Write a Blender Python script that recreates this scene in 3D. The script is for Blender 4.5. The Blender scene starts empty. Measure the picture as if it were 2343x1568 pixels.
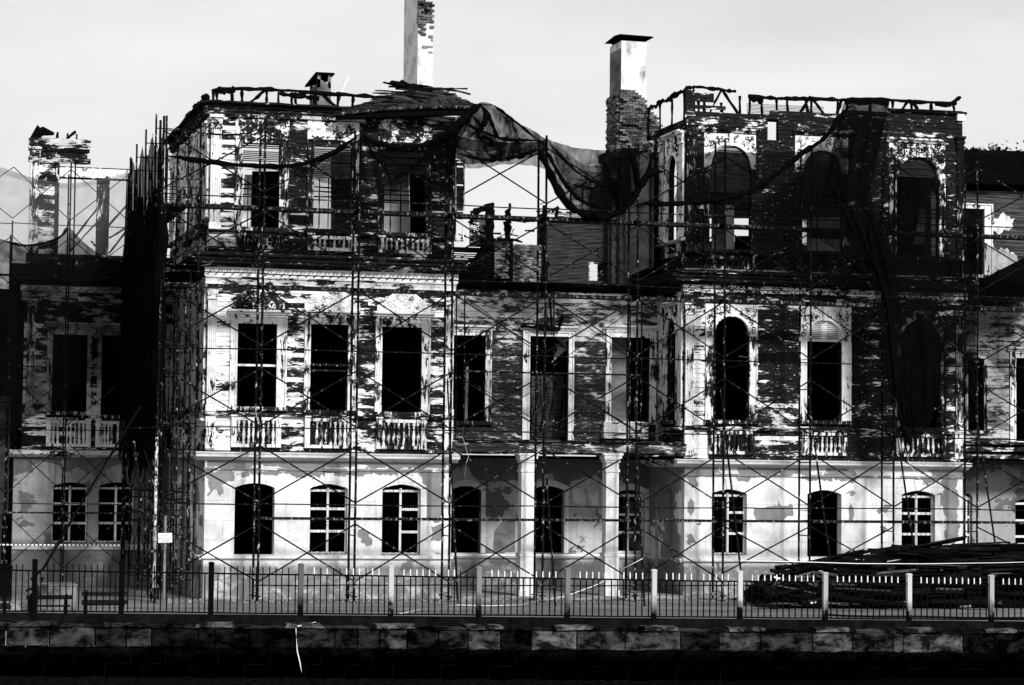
import bpy, math, random
from mathutils import Matrix, Vector
R = random.Random(7)
rad = math.radians
S = bpy.context.scene
COL = S.collection

# ---------------------------------------------------------------- camera, sky, sun, exposure
CAM = Vector((0.0, -76.0, 4.1))
YAW, PITCH, ROLL, FPX = rad(14.9), rad(3.06), 0.011, 5530.0
cam = bpy.data.cameras.new('camera'); co = bpy.data.objects.new('camera', cam); COL.objects.link(co)
CM = Matrix.Translation(CAM) @ Matrix.Rotation(-YAW, 4, 'Z') @ Matrix.Rotation(math.pi/2 + PITCH, 4, 'X') @ Matrix.Rotation(ROLL, 4, 'Z')
co.matrix_world = CM
cam.sensor_width = 36.0; cam.lens = 36.0*FPX/2342.0; cam.clip_end = 6000.0; cam.clip_start = 0.5
S.camera = co
SUN_EL, SUN_AZ = rad(33), rad(13)          # azimuth measured from the facade normal towards the right
S.view_settings.view_transform = 'Standard'; S.view_settings.look = 'None'
S.view_settings.gamma = 1.0; S.view_settings.use_curve_mapping = False
S.view_settings.exposure = 0.3
w = bpy.data.worlds.new('World'); S.world = w; w.use_nodes = True
nt = w.node_tree; nt.nodes.clear()
sky = nt.nodes.new('ShaderNodeTexSky'); sky.sky_type = 'NISHITA'; sky.sun_disc = False
sky.sun_elevation = SUN_EL; sky.sun_rotation = math.pi - SUN_AZ; sky.dust_density = 4.0; sky.air_density = 1.5
bw = nt.nodes.new('ShaderNodeRGBToBW'); nt.links.new(sky.outputs[0], bw.inputs[0])
tc = nt.nodes.new('ShaderNodeTexCoord'); mp = nt.nodes.new('ShaderNodeMapping'); mp.inputs['Scale'].default_value = (2.2, 2.2, 9.0)
nz = nt.nodes.new('ShaderNodeTexNoise'); nz.inputs['Scale'].default_value = 2.2; nz.inputs['Detail'].default_value = 5
nt.links.new(tc.outputs['Generated'], mp.inputs[0]); nt.links.new(mp.outputs[0], nz.inputs['Vector'])
cl = nt.nodes.new('ShaderNodeMapRange'); cl.inputs[1].default_value = .3; cl.inputs[2].default_value = .7
cl.inputs[3].default_value = 7.4; cl.inputs[4].default_value = 9.3     # an even white cloud deck
nt.links.new(nz.outputs[0], cl.inputs[0])
mx = nt.nodes.new('ShaderNodeMix'); mx.data_type = 'FLOAT'; mx.inputs[0].default_value = .93
nt.links.new(bw.outputs[0], mx.inputs[2]); nt.links.new(cl.outputs[0], mx.inputs[3])
bg = nt.nodes.new('ShaderNodeBackground'); bg.inputs[1].default_value = 0.083
wo = nt.nodes.new('ShaderNodeOutputWorld')
nt.links.new(mx.outputs[0], bg.inputs[0]); nt.links.new(bg.outputs[0], wo.inputs[0])
sl = bpy.data.lights.new('sun', 'SUN'); sl.energy = 3.4; sl.angle = rad(9); sl.color = (1.0, .985, .97)
so = bpy.data.objects.new('sun', sl); COL.objects.link(so)
sd = Vector((math.sin(SUN_AZ)*math.cos(SUN_EL), -math.cos(SUN_AZ)*math.cos(SUN_EL), math.sin(SUN_EL)))
so.rotation_euler = sd.to_track_quat('Z', 'Y').to_euler(); so.location = (30, -60, 60)

# ---------------------------------------------------------------- placing: a pixel of the 2342 px wide print + a real depth y -> a point
def at(u, v, y):
    d = CM.to_3x3() @ Vector(((u-1171)/FPX, -(v-784)/FPX, -1))
    return CAM + d*((y-CAM.y)/d.y)
def PX(u, v=900, y=0.0): return at(u, v, y).x
def PZ(v, u=1000, y=0.0): return at(u, v, y).z

# ---------------------------------------------------------------- mesh builder
class MB:
    def __init__(s): s.v = []; s.f = []
    def quadbox(s, P):
        b = len(s.v); s.v += [tuple(p) for p in P]
        s.f += [tuple(b+i for i in q) for q in ((0,3,2,1),(4,5,6,7),(0,1,5,4),(1,2,6,5),(2,3,7,6),(3,0,4,7))]
    def box(s, x0, x1, y0, y1, z0, z1):
        s.quadbox([(x0,y0,z0),(x1,y0,z0),(x1,y1,z0),(x0,y1,z0),(x0,y0,z1),(x1,y0,z1),(x1,y1,z1),(x0,y1,z1)]); return s
    def tube(s, pts, r, n=6, caps=True):
        pts = [Vector(p) for p in pts]; b = len(s.v); m = len(pts)
        rr = r if isinstance(r, (list, tuple)) else [r]*m
        for i, p in enumerate(pts):
            t = (pts[min(i+1, m-1)] - pts[max(i-1, 0)]).normalized()
            a = t.cross(Vector((0,0,1)) if abs(t.z) < .9 else Vector((1,0,0))).normalized(); c = t.cross(a)
            for k in range(n):
                q = 2*math.pi*(k+.5)/n
                s.v.append(tuple(p + a*(math.cos(q)*rr[i]) + c*(math.sin(q)*rr[i])))
        for i in range(m-1):
            for k in range(n):
                k2 = (k+1) % n
                s.f.append((b+i*n+k, b+i*n+k2, b+(i+1)*n+k2, b+(i+1)*n+k))
        if caps: s.f += [tuple(b+k for k in reversed(range(n))), tuple(b+(m-1)*n+k for k in range(n))]
        return s
    def prism(s, poly, y0, y1):       # poly in (x,z), counter-clockwise or not
        b = len(s.v); n = len(poly)
        s.v += [(x, y0, z) for x, z in poly] + [(x, y1, z) for x, z in poly]
        s.f += [tuple(b+i for i in range(n)), tuple(b+n+i for i in reversed(range(n)))]
        for i in range(n):
            j = (i+1) % n; s.f.append((b+i, b+n+i, b+n+j, b+j))
        return s
    def extr(s, prof, x0, x1, seg=1, jit=0):         # prof in (y,z) pulled along x
        b = len(s.v); n = len(prof)
        for k in range(seg+1):
            x = x0 + (x1-x0)*k/seg; dz = R.uniform(-jit, jit)
            s.v += [(x, y, z+dz) for y, z in prof]
        s.f += [tuple(b+i for i in range(n)), tuple(b+seg*n+i for i in reversed(range(n)))]
        for k in range(seg):
            for i in range(n):
                j = (i+1) % n; s.f.append((b+k*n+i, b+k*n+j, b+(k+1)*n+j, b+(k+1)*n+i))
        return s
    def sheet(s, rows):
        b = len(s.v); m = len(rows[0])
        for r in rows: s.v += [tuple(p) for p in r]
        for i in range(len(rows)-1):
            for k in range(m-1): s.f.append((b+i*m+k, b+i*m+k+1, b+(i+1)*m+k+1, b+(i+1)*m+k))
        return s
    def mesh(s, name):
        me = bpy.data.meshes.new(name); me.from_pydata(s.v, [], s.f); me.update(); return me

W = {}
def link(name, data, mat=None, parent=None, M=None, cov=None, kind=None, label=None):
    o = bpy.data.objects.new(name, data); COL.objects.link(o)
    if mat is not None and data is not None and not data.materials: data.materials.append(mat)
    B = M if M is not None else Matrix.Identity(4)
    if parent is not None:
        o.parent = parent; o.matrix_parent_inverse = W[parent].inverted()
    o.matrix_basis = B; W[o] = B.copy()
    if cov is not None: o['cov'] = float(cov)
    if kind: o['kind'] = kind
    if label: o['label'] = label
    return o
def obj(name, mb, mat, parent=None, M=None, cov=None, kind=None, label=None, smooth=False):
    me = mb.mesh(name)
    if smooth: me.polygons.foreach_set('use_smooth', [True]*len(me.polygons))
    return link(name, me, mat, parent, M, cov, kind, label)
def thing(name, label, cat, loc=(0,0,0), group=None):
    o = link(name, None, M=Matrix.Translation(loc)); o.empty_display_size = .3
    o['label'] = label; o['category'] = cat
    if group: o['group'] = group
    return o
def tag(o, label, cat, group=None):
    o['label'] = label; o['category'] = cat
    if group: o['group'] = group
    return o
T = lambda x, y, z: Matrix.Translation((x, y, z))
def jit(a): return R.uniform(-a, a)

# ---------------------------------------------------------------- materials (all greys: the photograph is black and white)
def G(x): return (x, x, x, 1)
class NT:
    def __init__(s, name, rough=.9, spec=0.0):
        s.m = bpy.data.materials.new(name); s.m.use_nodes = True; s.t = s.m.node_tree
        s.b = s.t.nodes['Principled BSDF']; s.b.inputs['Roughness'].default_value = rough
        s.b.inputs['Specular IOR Level'].default_value = spec
        s.geo = s.t.nodes.new('ShaderNodeNewGeometry'); s.pos = s.geo.outputs['Position']
    def noise(s, scale, sc=1.0, detail=4, rough=.6, dist=0.0, off=(0,0,0)):
        m = s.t.nodes.new('ShaderNodeMapping'); m.inputs['Scale'].default_value = scale; m.inputs['Location'].default_value = off
        s.t.links.new(s.pos, m.inputs[0])
        n = s.t.nodes.new('ShaderNodeTexNoise'); n.inputs['Scale'].default_value = sc; n.inputs['Detail'].default_value = detail
        n.inputs['Roughness'].default_value = rough; n.inputs['Distortion'].default_value = dist
        s.t.links.new(m.outputs[0], n.inputs['Vector']); return n.outputs['Fac']
    def math(s, op, a, b=0.0, c=None):
        n = s.t.nodes.new('ShaderNodeMath'); n.operation = op
        for i, x in enumerate((a, b) if c is None else (a, b, c)):
            if isinstance(x, (int, float)): n.inputs[i].default_value = x
            else: s.t.links.new(x, n.inputs[i])
        return n.outputs[0]
    def rng(s, x, a, b, c, d, smooth=False):
        n = s.t.nodes.new('ShaderNodeMapRange'); n.clamp = True
        if smooth: n.interpolation_type = 'SMOOTHSTEP'
        s.t.links.new(x, n.inputs[0])
        for i, q in enumerate((a, b, c, d)):
            if isinstance(q, (int, float)): n.inputs[i+1].default_value = q
            else: s.t.links.new(q, n.inputs[i+1])
        return n.outputs[0]
    def mix(s, f, a, b):
        n = s.t.nodes.new('ShaderNodeMix'); n.data_type = 'FLOAT'
        for i, x in ((0, f), (2, a), (3, b)):
            if isinstance(x, (int, float)): n.inputs[i].default_value = x
            else: s.t.links.new(x, n.inputs[i])
        return n.outputs[0]
    def attr(s, name='cov'):
        n = s.t.nodes.new('ShaderNodeAttribute'); n.attribute_type = 'OBJECT'; n.attribute_name = name; return n.outputs['Fac']
    def rand(s): return s.t.nodes.new('ShaderNodeObjectInfo').outputs['Random']
    def color(s, x): s.t.links.new(x, s.b.inputs['Base Color'])
    def bump(s, h, dist=.01, strength=.6):
        n = s.t.nodes.new('ShaderNodeBump'); n.inputs['Distance'].default_value = dist; n.inputs['Strength'].default_value = strength
        s.t.links.new(h, n.inputs['Height']); s.t.links.new(n.outputs[0], s.b.inputs['Normal'])

def paint(name, st, white=(.6, .86), wood=(.003, .026), fade=.07, vert=False, freq=None):
    """paint flaking off burnt, weathered wood; 'cov' on the object is how much paint is left"""
    m = NT(name, .9, 0)
    a = freq or ((1.5, 1.5, 6.5) if not vert else (7.5, 7.5, 1.5))
    n1 = m.noise(a, 1.0, 7, .68, .3)
    n2 = m.noise((1.1, 1.1, 1.7), 1.0, 4)
    n3 = m.noise(tuple(q*4 for q in a), 1.0, 5, .75)
    val = m.math('ADD', m.math('MULTIPLY', n1, .52), m.math('MULTIPLY', n2, .32))
    val = m.math('ADD', val, m.math('MULTIPLY', n3, .16))
    val = m.math('ADD', val, m.math('MULTIPLY', m.math('SUBTRACT', m.rand(), .5), st))
    thr = m.math('SUBTRACT', .665, m.math('MULTIPLY', m.attr(), .33))
    lo = m.math('SUBTRACT', thr, .006); hi = m.math('ADD', thr, .006)
    msk = m.rng(val, lo, hi, 0.0, 1.0)
    sp_ = m.noise((4.5, 4.5, 19) if not vert else (15, 15, 6), 1.0, 4, .6, .3, (7, 3, 11)); msk = m.math('MAXIMUM', msk, m.math('MULTIPLY', m.rng(sp_, .65, .66, 0.0, 1.0), m.rng(m.noise((.8, .8, 1.6), 1.0, 2, .5, 0, (1, 9, 4)), .38, .5, .0, 1.0)))
    grey = m.rng(val, m.math('SUBTRACT', thr, .05), thr, 0.0, fade)     # thin worn film round the edges
    streak = m.noise((3, 3, 55) if not vert else (55, 55, 3), 1.0, 4, .7)
    wd = m.rng(streak, .35, .7, wood[0], wood[1])
    wd = m.math('ADD', wd, m.math('MULTIPLY', grey, m.rng(n3, .4, .62, 0.0, 1.0)))
    wh = m.rng(m.noise((3, 3, 3), 1.0, 5, .7, 0, (4, 1, 9)), .3, .6, white[0], white[1])
    spots = m.rng(m.noise((14, 14, 14), 1.0, 3, .6, 0, (2, 7, 1)), .28, .36, .25, 1.0)
    wh = m.math('MULTIPLY', wh, spots)
    m.color(m.mix(msk, wd, wh))
    m.bump(m.math('ADD', m.math('MULTIPLY', msk, .8), m.math('MULTIPLY', streak, .6)), .02, .9)
    return m.m
M_board = paint('flaking_paint_boards', .10)
M_vert = paint('flaking_paint_uprights', .05, vert=True)
M_faded = paint('faded_paint_boards', .08, white=(.26, .6), wood=(.006, .045), fade=.2)
M_orn = paint('flaking_paint_ornament', .03, white=(.7, .88), freq=(5, 5, 5))

def simple(name, c0, c1, sc=(3,3,3), rough=.9, spec=0.0, bd=.01, lo=.35, hi=.65, bs=.6):
    m = NT(name, rough, spec); n = m.noise(sc, 1.0, 6, .65); m.color(m.rng(n, lo, hi, c0, c1)); m.bump(n, bd, bs); return m.m
M_char = simple('charred_wood', .001, .006, (6, 6, 30), bd=.02)
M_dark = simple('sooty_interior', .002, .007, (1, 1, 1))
M_burnt = simple('burnt_cornice_wood', .004, .022, (1.2, 1.2, 30), bd=.012)
M_iron = simple('dark_iron', .002, .006, (9, 9, 9), .8, .0)
M_lath = simple('lath_wood', .008, .1, (1.2, 2, 22), bd=.01)
M_white = simple('white_paint', .62, .84, (5, 5, 5), .7, .2, .003)
M_roof = simple('weathered_roofing', .004, .055, (1.5, 6, 12), bd=.01)
M_tape = simple('white_tape', .75, .86, (3,3,3), .5, .3, .001)
M_pile = NT('salvaged_timber', .9, 0)
_n = M_pile.noise((2, 9, 30), 1.0, 5, .7); _r = M_pile.rand()
M_pile.color(M_pile.math('MULTIPLY', M_pile.rng(_n, .4, .75, .002, .014), M_pile.rng(_r, .86, .98, 1.0, 16.0))); M_pile.bump(_n, .01); M_pile = M_pile.m

def plaster(name, white=(.7, .9), grey=(.21, .31)):
    m = NT(name, .92, 0)
    n1 = m.noise((.55, .55, .75), 1.0, 7, .58, .25, (3, 0, 7)); n2 = m.noise((3.3, 3.3, 1.1), 1.0, 5, .65)
    sep = m.t.nodes.new('ShaderNodeSeparateXYZ'); m.t.links.new(m.pos, sep.inputs[0])
    # grey coat survives mostly in the top band
    top = m.rng(sep.outputs[2], 3.75, 4.2, 0.0, .13)
    val = m.math('ADD', m.math('ADD', m.math('MULTIPLY', n1, .85), m.math('MULTIPLY', n2, .12)), top)
    thr = m.math('SUBTRACT', .72, m.math('MULTIPLY', m.attr(), .42))
    msk = m.rng(val, m.math('SUBTRACT', thr, .004), m.math('ADD', thr, .004), 0.0, 1.0)
    wh = m.rng(m.noise((1.1, 1.1, .5), 1.0, 6, .65, 0, (1, 5, 2)), .3, .58, white[0], white[1])
    gr = m.rng(m.noise((2, 2, 1.5), 1.0, 6, .7, 0, (9, 5, 2)), .3, .7, grey[0], grey[1])
    c = m.mix(msk, wh, gr)
    # rising damp and dirt below the ledge, and small pits
    damp = m.math('MULTIPLY', m.rng(sep.outputs[2], 1.25, 1.0, 0.0, 1.0), m.rng(m.noise((1.6, 1.6, 2.2), 1.0, 7, .72, .4), .33, .5, .3, 1.0))
    c = m.mix(m.math('MULTIPLY', damp, .85), c, .12)
    bk = m.t.nodes.new('ShaderNodeTexBrick'); cx_ = m.t.nodes.new('ShaderNodeCombineXYZ'); m.t.links.new(m.math('ADD', sep.outputs[0], sep.outputs[1]), cx_.inputs[0]); m.t.links.new(sep.outputs[2], cx_.inputs[1]); m.t.links.new(cx_.outputs[0], bk.inputs['Vector'])
    bk.inputs['Scale'].default_value = 1.0; bk.inputs['Brick Width'].default_value = 1.35; bk.inputs['Row Height'].default_value = .62; bk.inputs['Mortar Size'].default_value = .007; bk.inputs['Mortar Smooth'].default_value = .3
    c = m.mix(m.math('MULTIPLY', bk.outputs['Fac'], .45), c, .1)
    stain = m.rng(m.noise((.7, .7, .35), 1.0, 8, .7, .5, (5, 2, 8)), .40, .54, .76, 1.0); c = m.math('MULTIPLY', c, stain)
    crack = m.math('ABSOLUTE', m.math('SUBTRACT', m.noise((1.3, 1.3, 1.0), 1.0, 6, .6, .8, (8, 8, 3)), .5)); c = m.math('MULTIPLY', c, m.rng(crack, 0.0, .004, .55, 1.0))
    pits = m.rng(m.noise((11, 11, 11), 1.0, 4, .6), .25, .31, .3, 1.0)
    drip = m.rng(m.noise((3, 3, .5), 1.0, 6, .7, .6, (3, 3, 0)), .36, .48, .86, 1.0)
    m.color(m.math('MULTIPLY', m.math('MULTIPLY', c, pits), drip))
    m.bump(m.math('ADD', m.math('MULTIPLY', msk, .5), n2), .012, .5)
    return m.m
M_plaster = plaster('peeling_plaster', (.66, .9))
M_plaster_shade = plaster('shaded_plaster', (.22, .36), (.1, .16))  # darker copy of the plaster: shade on the wings put into the colour
M_plaster_porch = plaster('porch_shade_plaster', (.36, .56), (.12, .18))  # another darker copy: the porch's shade is put into the colour
M_stuccogrey = simple('grey_stained_plaster', .07, .24, (.8, .8, 1.6), bd=.01)
M_chimney = simple('chimney_render', .22, .74, (2.2, 2.2, 1.3), bd=.02, lo=.3, hi=.52)

def bricky(name, lo, hi):
    m = NT(name, .95, 0); r = m.rand(); n = m.noise((6, 6, 6), 1.0, 5, .7)
    m.color(m.math('MULTIPLY', m.rng(r, 0, 1, lo, hi), m.rng(n, .3, .65, .4, 1.3))); m.bump(n, .012, .8); return m.m
M_brick = bricky('old_brick', .1, .34); M_brickdark = bricky('sooty_brick', .02, .2); M_mortar = simple('mortar', .02, .08, (5,5,5))

def pole(name, lo, hi, a, b):
    m = NT(name, .7, .04); n = m.noise((9, 9, 5), 1.0, 5, .7)
    m.color(m.rng(n, a, b, lo, hi)); return m.m
M_pole = pole('rusty_pole', .003, .4, .58, .66)
M_brace = pole('rusty_brace', .003, .3, .58, .7)
M_plank = pole('scaffold_board', .006, .3, .53, .68)

M_palepole = pole('pale_peeling_pole', .02, .75, .44, .54)
M_block = simple('stained_block', .02, .2, (2, 2, 1.2), lo=.38, hi=.62)
# asphalt, stone, water
m = NT('promenade_asphalt', .95, 0); n = m.noise((1, 3, 1), 1.0, 7, .7); n2 = m.noise((.15, .8, 1), 1.0, 3)
c = m.math('MULTIPLY', m.rng(n, .3, .7, .09, .18), m.rng(n2, .35, .65, .65, 1.25)); m.color(c); m.bump(n, .01, .5); M_ground = m.m
m = NT('quay_stone', .9, .0)
r = m.rand(); n = m.noise((1.6, 1.6, 3), 1.0, 7, .72, .3); n2 = m.noise((6, 6, 1.2), 1.0, 4)
sep = m.t.nodes.new('ShaderNodeSeparateXYZ'); m.t.links.new(m.pos, sep.inputs[0])
low_shade = m.rng(m.math('ADD', sep.outputs[2], m.math('MULTIPLY', m.math('SUBTRACT', sep.outputs[0], 6.0), .013)), -.80, -.60, .02, 1.0)      # lower rows: vignette darkening put into the stone colour
c = m.math('MULTIPLY', m.rng(n, .45, .66, .005, .13), m.math('MULTIPLY', m.rng(m.attr(), 0, 1, .03, 3.0), low_shade)); m.color(c)
m.bump(m.math('ADD', n, m.math('MULTIPLY', n2, .4)), .05, .8); M_quay = m.m
m = NT('dark_water', .12, .5); n = m.noise((.6, 1.6, 1), 1.0, 5, .6, .5); n2 = m.noise((2.5, 6, 1), 1.0, 3)
m.b.inputs['Base Color'].default_value = G(.004); m.b.inputs['IOR'].default_value = 1.33
m.bump(m.math('ADD', n, m.math('MULTIPLY', n2, .25)), .10, .35); M_water = m.m

def netmat(name, col=.0025):
    m = bpy.data.materials.new(name); m.use_nodes = True; t = m.node_tree; t.nodes.clear()
    o = t.nodes.new('ShaderNodeOutputMaterial'); mixs = t.nodes.new('ShaderNodeMixShader')
    tr = t.nodes.new('ShaderNodeBsdfTransparent'); df = t.nodes.new('ShaderNodeBsdfDiffuse'); df.inputs[0].default_value = G(col)
    at_ = t.nodes.new('ShaderNodeAttribute'); at_.attribute_type = 'OBJECT'; at_.attribute_name = 'cov'
    lw = t.nodes.new('ShaderNodeLayerWeight'); lw.inputs[0].default_value = .5
    pw = t.nodes.new('ShaderNodeMath'); pw.operation = 'POWER'; pw.inputs[1].default_value = 1.3; t.links.new(lw.outputs['Facing'], pw.inputs[0])
    g = t.nodes.new('ShaderNodeNewGeometry'); mp = t.nodes.new('ShaderNodeMapping'); mp.inputs['Scale'].default_value = (1.5, 1.5, 1.5)
    t.links.new(g.outputs['Position'], mp.inputs[0]); n = t.nodes.new('ShaderNodeTexNoise'); n.inputs['Scale'].default_value = 1.0; n.inputs['Detail'].default_value = 5
    n.inputs['Distortion'].default_value = 1.5
    t.links.new(mp.outputs[0], n.inputs['Vector'])
    mr = t.nodes.new('ShaderNodeMapRange'); mr.inputs[1].default_value = .3; mr.inputs[2].default_value = .7; mr.inputs[3].default_value = .75; mr.inputs[4].default_value = 1.25
    t.links.new(n.outputs[0], mr.inputs[0])
    mu = t.nodes.new('ShaderNodeMath'); mu.operation = 'MULTIPLY'; t.links.new(at_.outputs['Fac'], mu.inputs[0]); t.links.new(mr.outputs[0], mu.inputs[1])
    mm = t.nodes.new('ShaderNodeMath'); mm.operation = 'MULTIPLY_ADD'; mm.use_clamp = True    # a + (1-a)*facing^p
    inv = t.nodes.new('ShaderNodeMath'); inv.operation = 'SUBTRACT'; inv.inputs[0].default_value = 1.0; inv.use_clamp = True; t.links.new(mu.outputs[0], inv.inputs[1])
    t.links.new(inv.outputs[0], mm.inputs[0]); t.links.new(pw.outputs[0], mm.inputs[1]); t.links.new(mu.outputs[0], mm.inputs[2])
    t.links.new(mm.outputs[0], mixs.inputs[0]); t.links.new(tr.outputs[0], mixs.inputs[1]); t.links.new(df.outputs[0], mixs.inputs[2])
    t.links.new(mixs.outputs[0], o.inputs[0]); return m
M_net = netmat('debris_netting'); M_netpale = netmat('pale_netting', .10)
m = NT('leaves', .8, .1); r = m.noise((2, 2, 2), 1.0, 3); m.color(m.rng(r, .3, .7, .015, .06)); M_leaf = m.m
M_paving = simple('kerb_concrete', .002, .008, (3,3,3)); M_conc = simple('pale_concrete', .1, .35, (3,3,3), bd=.02)
# ---------------------------------------------------------------- ground, quay, water
QY = -12.6                                            # railing line
def gz(x): return -0.013*(x-6.0)                      # the quay drops a little towards the right
g = MB()
g.sheet([[(x, y, gz(max(min(x, 60), -30))*max(0, min(1, (-1.5-y)/11.0))) for x in (-400, -30, 0, 15, 30, 60, 400)] for y in (QY-.45, QY, -9, -6, -4, -1.5)])
g.sheet([[(x, y, 0) for x in (-400, -30, 0, 15, 30, 60, 400)] for y in (-1.5, 30, 400, 3000)])
obj('ground', g, M_ground, kind='structure')
wz = -1.55
ww = MB(); ww.sheet([[(x, y, wz) for x in (-1500, -100, 0, 50, 100, 1500)] for y in (-1500, -200, -80, -40, -12)])
obj('water', ww, M_water, kind='structure')
quay = thing('quay_wall', 'dark stone quay wall standing in the black water below the railing', 'quay wall', (10, QY-1, wz))
k = MB(); k.box(-60, 90, QY-.55, QY+.3, wz-1.5, -.55); obj('wall_core', k, M_char, quay)
yq = QY - .62
def stone_row(us, v0, v1, bright):
    for i in range(len(us)-1):
        u0, u1 = us[i], us[i+1]
        x0, x1 = PX(u0, (v0+v1)/2, yq)+.018, PX(u1, (v0+v1)/2, yq)-.018
        um = (u0+u1)/2
        z1, z0 = PZ(v0+um*.007, um, yq), PZ(v1+um*.007, um, yq)
        b = MB(); n = 5; j = lambda: R.uniform(-.025, .025)
        rows = []
        for zz in (z0, z0+.03, (z0+z1)/2, z1-.03, z1):
            e = zz in (z0, z1)
            rows.append([(x0+(x1-x0)*q/n, yq + (.02 if (e or q in (0, n)) else 0) + j(), zz+j()*.4) for q in range(n+1)])
        b.sheet(rows); b.box(x0, x1, yq+.08, yq+.5, z0, z1)
        o = obj('stone', b, M_quay, quay, cov=.42*bright.get(i, R.uniform(0.02, .16)))
stone_row([-60, 15, 113, 218, 289, 347, 454, 492, 570, 676, 766, 818, 870, 932, 1004, 1071, 1146, 1216, 1320, 1431, 1557, 1645, 1740, 1859, 1950, 2043, 2068, 2203, 2276, 2390],
          1434, 1478, {1: .5, 2: .35, 4: .35, 9: .2, 12: .5, 14: .3, 15: .6, 17: 1.0, 18: .4, 19: .5, 21: .45, 22: .3, 23: .7, 24: .3, 25: .5, 26: .8})
stone_row([-60, 60, 170, 300, 380, 500, 620, 736, 850, 958, 1060, 1180, 1264, 1390, 1500, 1600, 1700, 1800, 1900, 2010, 2120, 2250, 2390], 1480, 1514, {i: .0 for i in range(30)})
stone_row([-60, 100, 240, 330, 440, 560, 700, 790, 900, 1010, 1120, 1230, 1330, 1440, 1550, 1650, 1760, 1860, 1960, 2080, 2190, 2290, 2390], 1516, 1545, {i: .0 for i in range(30)})
# coping: thin uneven slabs
u = -50
while u < 2390:
    L = R.uniform(55, 120); x0, x1 = PX(u, 1430, yq)+.01, PX(u+L, 1430, yq)-.01; um = u+L/2
    z1, z0 = PZ(1426+um*.0075, um, yq)+jit(.015), PZ(1433+um*.0075, um, yq)
    b = MB(); b.extr([(yq-.03+jit(.02), z0), (yq-.05+jit(.02), z1-.01), (yq+.9, z1+.0), (yq+.9, z0)], x0, x1, 4, .012)
    obj('coping_slab', b, M_quay, quay, cov=R.uniform(.02, .2)); u += L

# ---------------------------------------------------------------- the promenade railing
fence = thing('railing', 'long low iron railing with dark posts standing on the kerb along the quay', 'railing', (12, QY, 0))
posts = [-122, 78.5, 278, 482.5, 687.6, 894, 1095, 1297.7, 1495.6, 1692, 1887, 2079, 2267, 2455]
def fv(u, a, b): return a + (b-a)*(u-482)/(2267-482)
kb = MB(); kx0, kx1 = PX(-150, 1420, QY), PX(2480, 1420, QY)
kb.sheet([[(x, y, gz(x)+h) for x in (kx0, (kx0+kx1)/2, kx1)] for y, h in ((QY-.3, -.12), (QY-.28, .31), (QY+.12, .32), (QY+.14, -.1))])
obj('kerb', kb, M_paving, kind='structure')
def post_mat():
    m = NT('post_fade', .8, 0); n = m.noise((5, 5, 3), 1.0, 5, .7)
    s = m.t.nodes.new('ShaderNodeTexCoord'); sp = m.t.nodes.new('ShaderNodeSeparateXYZ'); m.t.links.new(s.outputs['Object'], sp.inputs[0])
    h = m.math('ADD', m.rng(sp.outputs[2], .45, 1.25, 0, 1), m.math('MULTIPLY', m.math('SUBTRACT', n, .5), 1.3))
    h = m.math('MULTIPLY', m.rng(h, .2, .75, 0, 1), m.attr()); m.color(m.mix(h, .003, .8)); return m.m  # paler towards the top, by a set amount per post
M_post = post_mat()
bar_me = MB(); bar_me.box(-.015, .015, -.015, .015, 0, 1.0); bar_me = bar_me.mesh('bar'); bar_me.materials.append(M_iron)
tipc = MB(); tipc.box(-.014, .014, -.014, .014, 0, .86); tipc.prism([(-.014, .86), (.014, .86), (.004, 1.0), (-.004, 1.0)], -.014, .014)
tipl = tipc.mesh('bar_tip'); tipl.materials.append(M_white); tipd = tipc.mesh('bar_tip'); tipd.materials.append(M_iron)
for i, u in enumerate(posts):
    x = PX(u, 1360, QY); zt = PZ(fv(u, 1285.5, 1315), u, QY); zb = gz(x)-.1
    H = zt-zb
    p = MB(); p.box(-.065, .065, -.065, .065, 0, H-.06); p.prism([(-.075, H-.06), (.075, H-.06), (.075, H-.03), (0.03, H), (-.03, H), (-.075, H-.03)], -.075, .075)
    o = obj('post', p, M_post, fence, M=T(x, QY, zb), cov={4: .12, 5: .6, 6: .25, 7: .2, 8: .6, 9: .65, 10: .45, 11: .65, 12: .45}.get(i, .0))
    f = MB(); f.sheet([[(x+a*.5+jit(.06), y+jit(.02), gz(x)+dz+jit(.01)) for a in (-1, -.5, 0, .5, 1)] for y, dz in ((QY-.70, .03), (QY-.66, .12), (QY-.3, .15))])
    obj('post_footing', f, M_quay, fence, cov=.4 if i not in (0, 1, 2) else .12)
for i in range(len(posts)-1):
    ua, ub = posts[i], posts[i+1]; xa, xb = PX(ua, 1360, QY)+.08, PX(ub, 1360, QY)-.08
    zt = [PZ(fv(q, 1312, 1338.5), q, QY) for q in (ua, ub)]; zl = [gz(xa)+.37, gz(xb)+.37]
    for nm, za, hh in (('top_rail', zt, .03), ('bottom_rail', zl, .028)):
        mid = .03*R.uniform(-1, 1); r = MB(); r.tube([(xa, QY, za[0]), ((xa+xb)/2, QY, (za[0]+za[1])/2+mid*.4), (xb, QY, za[1])], hh, 4); obj(nm, r, M_iron, fence)
    N = 13
    for k in range(N):
        t = (k+.55)/N; x = xa+(xb-xa)*t
        z0 = zl[0]+(zl[1]-zl[0])*t; z1 = zt[0]+(zt[1]-zt[0])*t; tip = .20*(1 if i > 0 else .8)
        if k in (0, N-1):
            tip = .0
        M = Matrix.Translation((x+jit(.012), QY+jit(.01), z0)) @ Matrix.Rotation(jit(.012), 4, 'Y') @ Matrix.Diagonal((1, 1, z1-z0, 1))
        b = link('bar', bar_me, None, fence, M)
        if tip and R.random() > .03:
            tl = tip*R.uniform(.92, 1.05)
            link('bar_tip', tipl if (i >= 6 or (i >= 4 and R.random() < .6)) else tipd, None, fence, Matrix.Translation((x+jit(.006), QY, z1)) @ Matrix.Diagonal((1, 1, tl, 1)))

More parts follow.
